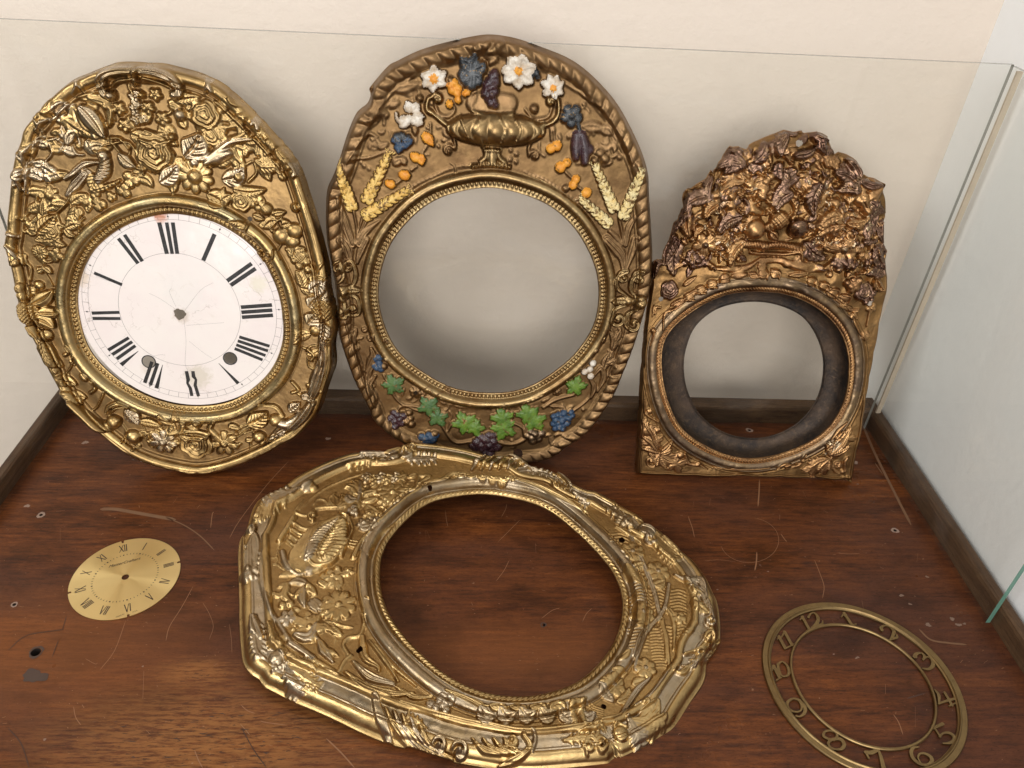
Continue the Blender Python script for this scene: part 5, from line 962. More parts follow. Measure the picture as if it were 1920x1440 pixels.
for a, b in (((1440, 1200), (1570, 1050)), ((1430, 1200), (1580, 1130)), ((1440, 1210), (1400, 1110)), ((1420, 1220), (1290, 1290)), ((1420, 1230), (1350, 1310)), ((1430, 1230), (1430, 1310)), ((1440, 1190), (1460, 1110))): k3.leaf(a, b, 50, 4.6, .1)
k3.spiral((1500, 1280), 50, 26, 3.6, 1.1, 30, 1, [(1560, 1220), (1540, 1250)]); k3.ball((1485, 1070), 22, 3.4); k3.curve([(1050, 1300), (1110, 1260), (1200, 1280), (1260, 1190)], [14, 30, 30, 14], 3.4, 'tendril'); k3.ball((1130, 1275), 26, 3.8); k3.curve([(1550, 960), (1500, 1010), (1440, 1080)], [14, 34, 14], 3.2, 'tendril')
k3.curve([(600, 1290), (800, 1300), (1000, 1290)], 14, 1.6, 'hairline')
punch(p, k3, (232, 88), 15); punch(p, k3, (1713, 110), 16); punch(p, k2, (300, 172), 22); kp
finish(p, M['copper_ground'], None); edge_thickness(p, M['copper'])
# deep collar behind the opening
n = 160; V3 = []; Fc = []; ap = closed_cr(np.array([p.P(*q, .003) for q in a3]), 10); c0 = ap.mean(0)
hole = closed_cr(np.array([p.P(*q, -.020) for q in [(1282, 690), (1287, 650), (1305, 610), (1345, 579), (1400, 566), (1455, 571), (1505, 595), (1535, 640), (1544, 690), (1533, 745), (1500, 790), (1455, 815), (1410, 822), (1360, 812), (1315, 780), (1290, 735)]]), 10); c1 = hole.mean(0)
prof = [(0, .0030, 0), (.03, -.004, 0), (.06, -.011, 0), (.20, -.0165, 0), (.5, -.0195, 0), (.85, -.021, 0), (.97, -.0205, 0), (1.0, -.0190, 0), (1.0, -.0215, 0)]
angs = np.arange(n)*2*np.pi/n
def rad(Q, c): d = Q-c; t = np.arctan2(d[:, 1], d[:, 0]) % (2*np.pi); i = np.argsort(t); return np.interp(angs, t[i], np.hypot(*d.T)[i], period=2*np.pi)
ra, rh = rad(ap, c0)+.0006, rad(hole, c1)
for f, h, _ in prof:
    for i in range(n):
        cc = c0*(1-f)+c1*f; rr = ra[i]*(1-f)+rh[i]*f; V3.append((cc[0]+rr*math.cos(angs[i]), cc[1]+rr*math.sin(angs[i]), h))
for j in range(len(prof)-1): Fc += [(j*n+i, j*n+(i+1) % n, (j+1)*n+(i+1) % n, (j+1)*n+i) for i in range(n)]
mesh_obj('deep_collar', V3, Fc, M['iron'], p.root, True, 'dark brown deep metal collar')
F3 = p
# ------------------------------------------------------------------ bright gilt frame lying on the wood
c1_, c2_, c3_ = (430, 820, 3.427), (740, 820, 5.142), (1060, 820, 3.43)
c4_, c5_ = (440, 1140, 4.174), (900, 1140, 4.085)
o4 = [(740, 844), (759, 834), (773, 831), (818, 834), (866, 842), (895, 849), (921, 856), (945, 856), (964, 857), (981, 867), (993, 876), (1012, 879), (1030, 883), (1043, 888), (1063, 898), (1071, 906), (1100, 919), (1118, 922), (1153, 941), (1180, 957), (1203, 970), (1206, 981), (1215, 983), (1235, 993), (1264, 1021), (1285, 1038), (1302, 1053), (1322, 1080), (1336, 1109), (1345, 1130), (1350, 1170), (1349, 1205), (1344, 1212), (1336, 1228), (1325, 1242), (1322, 1267), (1314, 1287), (1292, 1319), (1276, 1345), (1262, 1368), (1240, 1383), (1218, 1397), (1181, 1417), (1160, 1425), (1154, 1412), (1147, 1433), (1128, 1437), (1071, 1441), (1000, 1446), (950, 1444), (900, 1436), (847, 1426), (800, 1412), (775, 1403), (750, 1399), (723, 1391), (695, 1380), (668, 1368), (640, 1354), (608, 1339), (580, 1327), (555, 1317), (531, 1305), (510, 1294), (495, 1286), (485, 1272), (470, 1262), (459, 1248), (454, 1231), (451, 1200), (449, 1165), (449, 1130), (448, 1091), (447, 1033), (451, 1010), (462, 992), (474, 954), (485, 937), (500, 928), (517, 922), (540, 905), (558, 893), (580, 881), (605, 869), (628, 860), (649, 853), (665, 850), (678, 848), (700, 848), (722, 848)]
a4 = [(712, 1080), (722, 1030), (760, 980), (810, 945), (890, 930), (960, 937), (1030, 962), (1100, 1020), (1150, 1080), (1167, 1140), (1150, 1210), (1100, 1270), (1040, 1300), (975, 1310), (900, 1300), (830, 1265), (760, 1200), (722, 1140)]
tx, ty = R_(4.6), R_(1.6)
nrm = np.array([math.tan(ty), -math.tan(tx), 1.]); nrm /= np.linalg.norm(nrm); ux = np.array([1., 0, 0]); ux = ux-nrm*ux.dot(nrm); ux /= np.linalg.norm(ux)
base = at(1000, 1446)
p = Plate('gilt_clock_frame', 'bright gilt frame lying in the foreground, with an urn, garlands and a large round opening', 'clock frame', (base[0], base[1], .001), 0, 0, 0, None, o4, a4, 1600, 185, hap=.006, frame=(ux, np.cross(nrm, ux), nrm), hout=.0)
A, Eo, U, V = p.A, p.E, p.U, p.V
nz = rim_common(p, .0006, 41); p.blur = 1; p.hs = .70; p.ws = 1.2
pb = 2*math.pi*(p.ri_m+.003)/150; s_ap = p.TH*(p.ri_m+.003); rope = .55+.45*np.cos(2*np.pi*((s_ap+A*1.4)/pb))
dome = .010*smooth01(Eo/.02)
B = dome+.0010*smooth01(A/.0015)+.0017*tor(A, .0030, .0020)*rope-.0024*tor(A, .0085, .0035)+.0062*tor(A, .0155, .0060)+.0016*tor(A, .0235, .0014)
B += .0042*tor(Eo, .0078, .0042)+.0010*tor(Eo, .0128, .0010)-.0018*tor(Eo, .0185, .0050)+.0040*tor(Eo, .0268, .0034)
B += .0003*(np.abs(vnoise(U, V, 330, 88)))*((Eo > .031) & (A > .025))
B = B*smooth01(Eo/.0040)**.6-.001*(1-smooth01(Eo/.004)); B += nz*smooth01(Eo/.01)+.0020*vnoise(U, V, 14, 99)*smooth01(Eo/.02)*smooth01(A/.01)
p.B = B; p.H = B.copy(); p.noplate = True
gi, gw, gg = M['gilt'], M['gilt_worn'], M['gilt_ground']
p.L[(Eo > .0305) & (A > .0222)] = p.reg('stippled_ground', gg)
p.L[Eo < .0122] = p.reg('outer_moulding', gi); p.L[(Eo >= .0122) & (Eo < .0235)] = p.reg('hollow_moulding', gw); p.L[(Eo >= .0235) & (Eo <= .0305)] = p.reg('inner_bead_moulding', gi)
p.L[(A >= .0058) & (A < .0222)] = p.reg('ring_moulding', gw); p.L[A < .0058] = p.reg('twisted_rope_ring', gi)
k1, k2, k3, k4, k5 = (Pen(p, *c, gi) for c in (c1_, c2_, c3_, c4_, c5_)); kh = Pen(p, 500, 830, 6.4, gi); kj = Pen(p, 480, 1040, 5.54, gi)
HB = 3
# panel border lines left
kh.curve([(120, 1400), (230, 1050), (420, 800), (640, 600), (900, 470), (1170, 390)], 16, 2.2, 'panel_line'); kj.curve([(60, 0), (60, 300), (140, 560), (260, 760), (360, 910)], 46, 3.4, 'panel_bead', gw)
kj.curve([(360, 930), (480, 1010), (590, 1090)], 74, 4.6, 'panel_bead', gw); kj.curve([(600, 1100), (720, 1180), (850, 1260)], 56, 3.6, 'panel_bead', gi); kj.curve([(850, 1270), (920, 1130), (990, 1070)], 40, 3.6, 'panel_bead'); kj.curve([(1090, 0), (1060, 200), (1080, 450), (1120, 700), (1080, 850), (960, 880), (910, 960), (960, 1060)], 38, 3.4, 'panel_bead'); kh.curve([(1340, 1020), (1480, 900), (1700, 720), (1850, 620), (1800, 540), (1830, 450)], 40, 3.4, 'panel_bead'); kh.curve([(1240, 1400), (1330, 1200), (1450, 1060), (1700, 850), (1900, 690)], 40, 3.0, 'panel_bead')
# fillers in the ground
filler(p, kh, [(1150, 400, 1750, 800), (900, 480, 1400, 1000)], 46, 120, 4.0, 41, kinds=('leaf', 'leaf', 'ball', 'flower')); filler(p, kj, [(230, 200, 980, 480), (260, 480, 900, 900)], 46, 110, 4.0, 42, kinds=('leaf', 'leaf', 'ball', 'flower'))
# urn
kh.curve([(330, 930), (240, 1080), (160, 1210)], 74, 7.5, 'urn_rim', gi, 'rib', 24)
for q in (0, 1, 2, 3): kh.curve([(340-q*28, 1000+q*70), (440-q*30, 1060+q*76), (560-q*46, 1060+q*90)], 46, 5.6, 'urn_neck', gi, 'groove')
kh.curve([(900, 920), (700, 1130), (520, 1400)], [80, 420, 470], 8, 'urn_body', gi, 'flat')
kh.curve([(860, 930), (640, 1040), (520, 1240), (420, 1420)], [40, 70, 60, 30], 10.5, 'urn_band', gi, 'groove')
kh.curve([(860, 980), (690, 1110), (560, 1290), (500, 1440)], [70, 150, 160, 100], 11.5, 'urn_band', gw, 'rib', 44)
kh.curve([(900, 960), (740, 1160), (620, 1400)], 26, 12.6, 'urn_divider')
kh.curve([(920, 990), (880, 1120), (800, 1250), (700, 1408)], [120, 220, 250, 200], 11.5, 'urn_band', gi, 'rib', 50)
kh.curve([(880, 870), (980, 930), (1030, 1080), (980, 1220), (900, 1408)], 26, 9, 'urn_edge')
g1 = k1
g1.curve([(520, 820), (560, 850), (660, 830), (740, 730)], 22, 9, 'urn_edge'); g1.curve([(560, 700), (530, 760), (520, 800)], [60, 90, 60], 11, 'urn_band', gw, 'rib', 26); g1.curve([(720, 620), (700, 700), (620, 800)], [70, 130, 90], 11, 'urn_band', gi, 'rib', 30)
kh.curve([(1230, 1120), (1120, 1250), (1040, 1408)], 60, 6.5, 'urn_foot', gi, 'rib', 26); 
for q in (0, 1, 2): g1.curve([(770, 680+q*18), (830, 690+q*22)], 13, 4.5, 'urn_foot')
kh.spiral((560, 900), 60, 50, 6, 1.1, 90, 1, [(860, 800), (700, 800), (580, 830)], 'urn_handle', gi, 'rib'); kh.curve([(440, 700), (380, 790), (350, 860), (480, 900), (540, 860)], [14, 22, 30, 26, 14], 3.6, 'urn_tendril'); kh.curve([(560, 760), (620, 690), (700, 700), (760, 780), (860, 800)], 14, 3, 'urn_tendril')
kh.leaf((830, 790), (780, 640), 80, 5.2, .2); kh.leaf((840, 800), (830, 600), 60, 5.8, -.3); kh.leaf((850, 790), (900, 650), 70, 5.2, .3); kh.leaf((860, 800), (1000, 740), 60, 4.4)
kh.curve([(920, 900), (1000, 1000), (1040, 1100)], [20, 30, 20], 5, 'urn_handle')
# flowers above
kh.leaf((1110, 660), (940, 530), 120, 5, .2); kh.leaf((1130, 600), (1010, 470), 90, 5, .2); kh.leaf((1090, 720), (960, 640), 110, 6, -.2, mat=gw); kh.leaf((1100, 730), (1030, 860), 110, 5.5)
kh.curve([(1130, 500), (1120, 640), (1100, 740)], [30, 60, 30], 5, 'stem', gw); kh.grapes((1050, 850), 50, 60, 5, 44, 6.5, 'blossom', gw)
kh.flower((1510, 640), 165, 9, 6.5, .25, name='daisy', deep=.25); kh.flower((1420, 720), 90, 5, 5.5); kh.flower((1530, 740), 80, 5, 5.5); kh.leaf((1640, 600), (1800, 640), 90, 4.5); kh.leaf((1640, 560), (1760, 620), 60, 4)
for x in range(5): kh.grapes((1200+x*85, 440+(x % 2)*20), 50, 60, 7, 28, 5.5, 'berry_cluster', gi if x % 2 else gw)
kh.leaf((1560, 470), (1690, 420), 80, 4.5); kh.leaf((1700, 450), (1800, 400), 60, 4)
kh.leaf((1150, 640), (1330, 610), 80, 5, kind='saw'); kh.leaf((1150, 740), (1330, 700), 70, 5, kind='saw'); kh.leaf((1180, 770), (1400, 920), 80, 4)
kh.flower((1170, 1000), 90, 5, 6, .3, name='small_flower', mat=gw); kh.flower((1300, 980), 80, 5, 6, .3, name='small_flower', mat=gw); kh.flower((1230, 890), 80, 5, 5.5, .3, name='small_flower'); kh.leaf((1110, 1060), (1340, 1040), 100, 5, name='petal', mat=gw)
# flowers below
kj.leaf((500, 240), (340, 60), 90, 5, .2, name='ribbon_leaf', mat=gw); kj.curve([(280, 0), (320, 130), (430, 230), (520, 220)], [60, 70, 50, 20], 5, 'ribbon_leaf', gw); kj.leaf((240, 240), (480, 250), 60, 4, -.1); kj.curve([(140, 60), (230, 60), (200, 130), (180, 110)], 10, 2.4, 'tendril'); kj.curve([(200, 110), (260, 150), (330, 200)], 10, 2.4, 'tendril')
kj.ball((560, 190), 60, 7, 'bud', gw); kj.flower((800, 250), 105, 5, 6, .25, name='small_flower'); kj.ball((850, 180), 40, 7, 'bud'); kj.flower((960, 200), 60, 5, 5); kj.leaf((640, 300), (760, 340), 60, 5); kj.leaf((840, 300), (840, 390), 60, 5)
kj.leaf((540, 330), (340, 320), 80, 5, .15, mat=gw); kj.leaf((510, 370), (400, 460), 70, 5); kj.leaf((500, 360), (510, 560), 80, 5.5, .1, mat=gw); kj.leaf((520, 330), (630, 440), 80, 5.5); kj.ball((545, 345), 36, 7)
kj.curve([(230, 360), (320, 340), (300, 440), (380, 520)], [40, 90, 70, 50], 4.6, 'ragged_leaf', None, 'saw', 30); kj.ball((280, 540), 46, 5.5); kj.ball((360, 520), 40, 5)
for a, b in (((560, 480), (680, 600)), ((600, 470), (720, 570)), ((540, 510), (640, 610))): kj.leaf(a, b, 44, 4.6, mat=gw, pitch=999)
kj.flower((860, 550), 190, 9, 7, .22, .2, name='daisy', deep=.28); kj.flower((740, 520), 80, 5, 5.6); kj.flower((740, 620), 80, 5, 6.6, .3); kj.leaf((810, 640), (970, 620), 70, 6.4, -.2)
kj.flower((330, 670), 100, 5, 6.5, .2, name='rosette', mat=gw); kj.leaf((370, 580), (490, 680), 60, 5, .3); kj.leaf((500, 680), (680, 640), 90, 7, .3, name='petal'); kj.leaf((400, 700), (450, 760), 50, 5)
kj.flower((560, 780), 170, 5, 8, .2, 1.2, name='big_blossom', mat=gi); kj.leaf((380, 850), (640, 720), 90, 8.6, .35, name='petal', mat=gw)
kj.curve([(680, 710), (800, 720), (900, 760), (1010, 770)], [30, 40, 30, 8], 4.5, 'leaf', None, 'leaf'); kj.leaf((680, 720), (800, 830), 60, 5); kj.leaf((780, 770), (890, 860), 80, 5)
kj.curve([(640, 880), (700, 1000), (800, 1140)], [30, 110, 30], 6, 'pointed_leaf', gw, 'groove'); kj.leaf((660, 900), (820, 1060), 70, 6.4, .15); kj.leaf((700, 980), (860, 1080), 60, 5)
# drapery and garland bands beside the ring
k4.curve([(1000, 240), (1020, 400), (1120, 480), (1130, 520)], [40, 70, 60, 20], 5.5, 'drapery_fold', gi, 'groove'); k4.curve([(930, 440), (1060, 560), (1240, 620)], [30, 90, 40], 6, 'drapery_fold', gw, 'multi'); k4.curve([(870, 520), (1040, 640), (1260, 700), (1400, 690)], [30, 60, 70, 20], 5, 'drapery_fold', gi, 'multi'); k4.curve([(1050, 270), (1180, 440), (1280, 600)], [20, 40, 20], 5, 'drapery_fold'); k4.curve([(1100, 300), (1240, 480), (1420, 640)], [16, 30, 16], 4, 'drapery_fold')
k4.curve([(1260, 640), (1400, 720), (1540, 720)], [20, 60, 30], 4.5, 'husk', gi, 'multi'); k4.grapes((1610, 790), 90, 60, 6, 44, 6, 'berry_swag', gw); k4.curve([(1300, 760), (1500, 830), (1700, 880), (1920, 930)], 26, 3, 'garland_ribbon'); k4.curve([(1650, 690), (1800, 740), (1920, 800)], [20, 60, 60], 4, 'garland_leaf', None, 'multi')
k2.curve([(240, 400), (330, 400), (240, 470)], [40, 60, 30], 4, 'drapery_fold'); k2.curve([(290, 480), (460, 440), (560, 380), (700, 380)], [30, 80, 60, 20], 5, 'drapery_fold', gi, 'multi')
for i, c in enumerate(((620, 385), (720, 395), (830, 415), (930, 430), (1020, 450))): k2.leaf((c[0]-40, c[1]-10), (c[0]+80, c[1]+20), 56, 4.6+i*.1, .25, 'garland_leaf', gi, pitch=20)
k2.grapes((1110, 450), 50, 40, 6, 28, 5.5, 'berry_swag'); k2.curve([(1150, 460), (1350, 520), (1520, 600), (1700, 690), (1851, 760)], [20, 60, 70, 60, 40], 4.4, 'garland_ribbon', gi, 'multi'); k2.curve([(1180, 420), (1500, 540), (1851, 700)], 16, 3, 'garland_ribbon')
for i in range(11):
    x = 40+i*76; k5.leaf((x-50, 800+i*3.5-(i > 7)*(i-7)*6), (x+80, 860-i*4), 84, 5+.1*(i % 3), .3*(-1)**i, 'garland_leaf', gi if i % 2 else gw, pitch=26)
k5.curve([(0, 890), (300, 960), (600, 950), (900, 900)], 22, 3, 'garland_ribbon'); k5.curve([(0, 790), (200, 800), (500, 780), (800, 730)], 16, 2.6, 'garland_ribbon'); k5.curve([(700, 770), (700, 830), (720, 890)], 60, 6, 'garland_clasp'); k5.curve([(780, 750), (770, 820), (790, 900)], 44, 6, 'garland_clasp')
# acanthus wraps on the outer mouldings
def wrap(pen, a, b, w, h=5, mat=None, n=5, side=0, bend=.0): 
    a = np.array(a, float); b = np.array(b, float); d = b-a; nn = np.array([-d[1], d[0]]); pen.acanth([tuple(a), tuple(a+d*.33+nn*bend), tuple(a+d*.66+nn*bend), tuple(b)], w, h, n, side, 'acanthus_wrap', mat)
k2.spiral((165, 110), 46, 20, 6, 1.3, 90, -1, [(70, 230), (90, 140), (80, 90)], 'acanthus_scroll'); wrap(k2, (90, 230), (400, 230), 110, 6, gw); wrap(k2, (130, 120), (290, 150), 60, 6)
for i in range(6): x = 760+i*86; k2.curve([(x-20, 350-i*2), (x+40, 260-i*6), (x+110, 195+i*10)], [20, 66, 20], 7.5-.1*i, 'acanthus_wrap', gi if i % 2 else gw, 'multi')
k2.curve([(1100, 200), (1200, 220), (1270, 290), (1200, 330)], [20, 50, 50, 20], 8, 'acanthus_wrap', gw, 'groove'); wrap(k2, (1290, 300), (1560, 420), 90, 6.5, gw); k2.curve([(1570, 360), (1660, 430), (1700, 510)], [20, 40, 30], 7, 'acanthus_wrap', gw, 'groove'); wrap(k2, (1480, 450), (1680, 520), 80, 6); k2.ball((1735, 575), 44, 7, 'bud', gw); wrap(k2, (1700, 520), (1851, 690), 80, 5, gw)
wrap(k1, (1000, 110), (845, 105), 60, 6, gw); wrap(k1, (990, 140), (760, 200), 70, 6); k1.ball((1060, 125), 40, 7.5, 'bud', gw); k1.leaf((1000, 110), (1110, 80), 50, 6)
wrap(k1, (440, 330), (230, 430), 90, 6.5, gw, 6); wrap(k1, (400, 380), (190, 500), 110, 6.5, gi, 6); k1.ball((500, 330), 46, 7.5, 'bud', gw); k1.ball((540, 335), 30, 7); k1.spiral((170, 510), 34, 22, 6, 1, 0, 1); 
k1.spiral((140, 600), 38, 26, 7, 1.2, 180, 1, [(180, 800), (190, 700), (160, 620)], 'acanthus_scroll', gw); wrap(k1, (150, 640), (130, 880), 110, 7, gw, 7); k1.grapes((120, 880), 60, 40, 7, 24, 6, 'seed_cluster', gw); k1.curve([(90, 640), (90, 760), (90, 860)], [16, 30, 16], 6, 'acanthus_wrap', gi, 'rib', 20)
wrap(k4, (160, 60), (190, 390), 120, 7, gw, 7); k4.curve([(140, 70), (160, 160), (210, 240)], [40, 90, 40], 8, 'acanthus_wrap', gw, 'groove'); wrap(k4, (300, 160), (300, 300), 90, 6.5, gi, 5); k4.curve([(260, 150), (300, 240), (370, 290)], [50, 80, 40], 7, 'acanthus_wrap', gi, 'rib', 26); k4.ball((330, 400), 62, 9, 'ball', gw); k4.leaf((400, 400), (480, 390), 60, 7, .2)
wrap(k4, (410, 440), (620, 480), 120, 6.5, gi, 5); wrap(k4, (400, 450), (480, 660), 130, 6.5, gw, 5); k4.curve([(300, 500), (380, 460), (420, 440)], [30, 50, 20], 6.5, 'acanthus_wrap', gw, 'rib', 30); wrap(k4, (440, 470), (660, 620), 110, 6, gi, 5)
k4.curve([(1100, 720), (1140, 860), (1220, 1040)], [50, 80, 40], 5, 'worn_wrap_edge', gw, 'flat')
for i in range(5): k4.curve([(1180+i*66, 800+i*26), (1250+i*66, 930+i*34), (1400+i*76, 1090+i*16)], [24, 62, 26], 7-.2*i, 'acanthus_wrap', gw if i % 2 else gi, 'multi')
k4.spiral((1600, 1080), 56, 34, 8, 1.2, 200, 1, None, 'acanthus_scroll', gw); k4.spiral((1760, 1120), 64, 36, 8, 1.2, 200, 1, None, 'acanthus_scroll', gw); wrap(k4, (1500, 950), (1350, 860), 80, 5, gi, 4)
for i in range(4): k5.curve([(-60+i*80, 1010), (20+i*80, 1090), (150+i*60, 1130)], [20, 56, 20], 6.5, 'acanthus_wrap', gi, 'multi')
k5.spiral((240, 1030), 54, 34, 7.5, 1.1, 180, -1, None, 'acanthus_scroll', gi); k5.curve([(330, 990), (380, 1070), (300, 1150), (150, 1190)], [30, 50, 46, 20], 7, 'acanthus_wrap', gi, 'groove'); k5.curve([(390, 960), (420, 1010), (400, 1110)], [20, 30, 16], 5, 'worn_wrap_edge', gw, 'flat')
wrap(k5, (640, 1030), (920, 990), 90, 6, gi, 6); k5.spiral((920, 1040), 60, 34, 6.5, 1.1, 90, -1, [(820, 1130), (800, 1060), (850, 1000)], 'acanthus_scroll'); k5.spiral((830, 1080), 50, 30, 6, 1.1, 180, 1, None, 'acanthus_scroll'); wrap(k5, (760, 970), (960, 930), 60, 5.5, gi, 4)
k5.ball((1075, 970), 62, 8.5, 'ball', gi); k5.curve([(1020, 920), (1050, 900), (1120, 920)], 26, 7, 'ball_cup'); wrap(k5, (1130, 850), (1230, 1010), 130, 6.5, gw, 5); wrap(k5, (1170, 860), (1400, 870), 130, 6.5, gi, 6); wrap(k5, (1180, 880), (1330, 960), 100, 6, gi, 5)
for i in range(6): x = 1480+i*62; k5.curve([(x, 500-i*46), (x+70, 500-i*44), (x+130, 440-i*56)], [16, 56, 24], 7, 'acanthus_wrap', gw if i % 2 else gi, 'multi')
k5.spiral((1750, 240), 62, 36, 8.5, 1.2, 90, -1, [(1560, 370), (1680, 330), (1780, 320)], 'acanthus_scroll', gi); k5.spiral((1760, 110), 44, 28, 7.5, 1.1, 0, 1, None, 'acanthus_scroll', gw); k5.ball((1750, 105), 26, 9)
for a, b in (((700, 900), (960, 1200)), ((760, 930), (900, 1020)), ((790, 980), (900, 1100))): k3.curve([a, ((a[0]+b[0])/2+30, (a[1]+b[1])/2-50), b], [20, 60, 20], 6.5, 'acanthus_wrap', gw, 'multi')
k3.leaf((800, 990), (890, 1030), 60, 7, kind='saw'); k3.leaf((800, 1070), (920, 1150), 90, 6.5, kind='saw', mat=gi); wrap(k3, (560, 620), (700, 790), 120, 5.5, gi, 6); k3.ball((520, 610), 60, 7, 'bud', gw); k3.spiral((540, 670), 44, 24, 6, 1.1, 0, 1, None, 'acanthus_scroll', gw); k3.leaf((620, 640), (720, 760), 90, 5.5); wrap(k3, (240, 440), (420, 580), 80, 5.5, gw, 6); k3.grapes((390, 560), 50, 40, 5, 28, 6, 'bud_cluster', gw)
k3.curve([(300, 340), (340, 460), (500, 540)], 10, 3, 'fold')
# fern ground and flowers right
fern = p.reg('fern_ground', gg)
for x0, y0, x1, y1, c in [(430, 900, 560, 930, 9), (400, 1040, 540, 1060, 4), (560, 960, 650, 980, 9), (680, 1000, 770, 1010, 9), (410, 1240, 530, 1230, 8), (600, 1240, 700, 1250, 6), (720, 1150, 770, 1150, 8), (290, 640, 400, 650, 4)]:
    for i in range(c): k3.curve([(x0-8, y0+i*21), ((x0+x1)/2, y0+i*21-8), (x1, y1+i*21)], 11, 1.7, lab=fern)
for i in range(14): k5.curve([(1290+i*3, 180+i*22), (1340+i*4, 176+i*22), (1400+i*3, 190+i*22)], 11, 1.7, lab=fern)
for i in range(7): k5.curve([(820, 740+i*20), (880, 770+i*18), (940, 790+i*16)], 10, 1.6, lab=fern)
for c, rr, pen in (((425, 755), 80, k3), ((590, 880), 78, k3), ((490, 1160), 80, k3), ((1260, 475), 88, k5), ((1020, 610), 90, k5)): 
    pen.flower(c, rr, 7, 5.6, .0, rot=.4, name='ribbed_flower', mat=gi, deep=.22, stri=2); pen.ball(c, rr*.36, 4.6, 'flower_centre', gw); pen.ball(c, rr*.2, 5.5, 'flower_centre', gw)
k3.leaf((430, 860), (500, 830), 60, 4.5); k3.leaf((560, 970), (640, 940), 70, 4.5); k3.leaf((510, 1230), (440, 1240), 50, 4); k3.flower((720, 1180), 50, 5, 4.6, name='small_flower'); k3.leaf((690, 1170), (650, 1110), 40, 4)
k3.curve([(400, 620), (480, 800), (560, 1000), (600, 1170)], [20, 34, 34, 26], 4, 'fern_stem', gw, 'groove'); k3.curve([(660, 960), (640, 1080), (600, 1170), (480, 1300), (440, 1430)], [26, 24, 30, 34, 30], 4.6, 'fern_stem', gw, 'groove'); k3.curve([(320, 590), (420, 650), (480, 700)], [10, 30, 10], 4, 'fern_leaf'); k3.curve([(600, 1190), (640, 1300), (650, 1440)], [20, 34, 30], 4, 'fern_stem', gi, 'groove'); k3.curve([(640, 1110), (690, 1220), (690, 1380)], [14, 30, 14], 3.8, 'fern_stem'); k3.leaf((380, 850), (480, 980), 60, 3.6, .1); k3.leaf((440, 900), (520, 1010), 50, 3.6, -.1)
k5.curve([(1360, 90), (1240, 260), (1180, 460), (1190, 500)], [20, 30, 34, 14], 5, 'fern_stem', gw, 'groove'); k5.curve([(1390, 100), (1420, 300), (1440, 480), (1400, 520)], [16, 26, 30, 14], 4.6, 'fern_stem', gi, 'groove'); k5.curve([(1290, 560), (1200, 640), (1120, 760), (1070, 830)], [20, 50, 46, 20], 5.4, 'fern_stem', gw, 'groove'); k5.curve([(1420, 520), (1360, 600), (1290, 680), (1180, 760)], [16, 24, 24, 12], 4.6, 'fern_stem', gw, 'groove'); k5.leaf((900, 560), (960, 600), 60, 4.4); k5.leaf((910, 620), (1020, 740), 80, 4.6, mat=gw); k5.leaf((1040, 740), (1140, 620), 70, 4.6, .2); k5.leaf((1160, 600), (1270, 560), 70, 4); k5.curve([(910, 890), (1000, 860), (1070, 840)], [10, 40, 16], 4, 'fern_leaf'); k5.spiral((1250, 740), 40, 22, 4.6, 1.1, 90, -1); k5.leaf((1220, 850), (1370, 700), 100, 4, .15); k5.leaf((990, 510), (1130, 520), 60, 3.6); k5.leaf((1040, 430), (1140, 360), 60, 3.4)
k1.curve([(880, 1060), (905, 1070)], 10, 5, 'solder_mark'); punch(p, k1, (838, 1382), 19); punch(p, k2, (338, 538), 20); punch(p, k3, (359, 675), 18); punch(p, k5, (942, 770), 18)
finish(p, M['gilt'], None); edge_thickness(p, M['gilt'])
F4 = p

# ------------------------------------------------------------------ small brushed gold dial
gc = at(235.5, 1083); R0 = .0502
gd = empty('gold_clock_dial', (gc[0], gc[1], .0003), 'small flat brushed gold clock face with thin dark Roman numerals, lying on the wood', 'clock face')
ang0 = math.atan2(*(at(231, 1024)-gc)[[1, 0]])   # direction of twelve
nd = [ang0-k*math.pi/2 for k in range(4)]
def gsd(X, Y):
    r = np.hypot(X, Y); D = np.maximum(r-R0, -(r-.0034))
    for a in nd:
        x = X*math.cos(a)+Y*math.sin(a); y = -X*math.sin(a)+Y*math.cos(a); D = np.maximum(D, -np.maximum(np.abs(y)-.0011, .0473-x))
    return D
sdf_plate('dial_disc', gsd, -.052, .052, -.052, .052, .0007, 0, .0006, M['dialgold'], gd)
ROM = {1: 'I', 2: 'II', 3: 'III', 4: 'IV', 5: 'V', 6: 'VI', 7: 'VII', 8: 'VIII', 9: 'IX', 10: 'X', 11: 'XI', 12: 'XII'}
for k in range(1, 13):
    a = ang0-k*math.pi/6; up = -1 if 4 <= k <= 8 else 1; c = np.array([math.cos(a), math.sin(a)])*.0395; U_ = np.array([math.cos(a), math.sin(a)])*up; R2 = np.array([U_[1], -U_[0]])
    adv = {'I': .0016, 'V': .0044, 'X': .0046}; wt = sum(adv[ch] for ch in ROM[k]); x = -wt/2; hh = .0048; st = []
    for ch in ROM[k]:
        w_ = adv[ch]; L2 = {'I': [((.5, -1), (.5, 1))], 'V': [((.08, 1), (.5, -1)), ((.92, 1), (.5, -1))], 'X': [((.08, 1), (.92, -1)), ((.92, 1), (.08, -1))]}[ch]
        for q, (s0, s1) in enumerate(L2):
            P0 = c+R2*(x+w_*s0[0])+U_*hh*s0[1]; P1 = c+R2*(x+w_*s1[0])+U_*hh*s1[1]; t = .00085 if q == 0 else .0006; st.append(([P0, P1], [t, t]))
        x += w_
    strip_local('numeral', st, M['dialnum'], gd, .00075)
tk = []
for i in range(60):
    a = ang0-i*math.pi/30; r0, r1, t = (.0290, .0304, .0012) if i % 5 == 0 else (.0289, .0305, .00045); tk.append(([(r*math.cos(a), r*math.sin(a)) for r in (r0, r1)], [t, t]))
strip_local('minute_track', tk, M['dialnum'], gd, .00075)
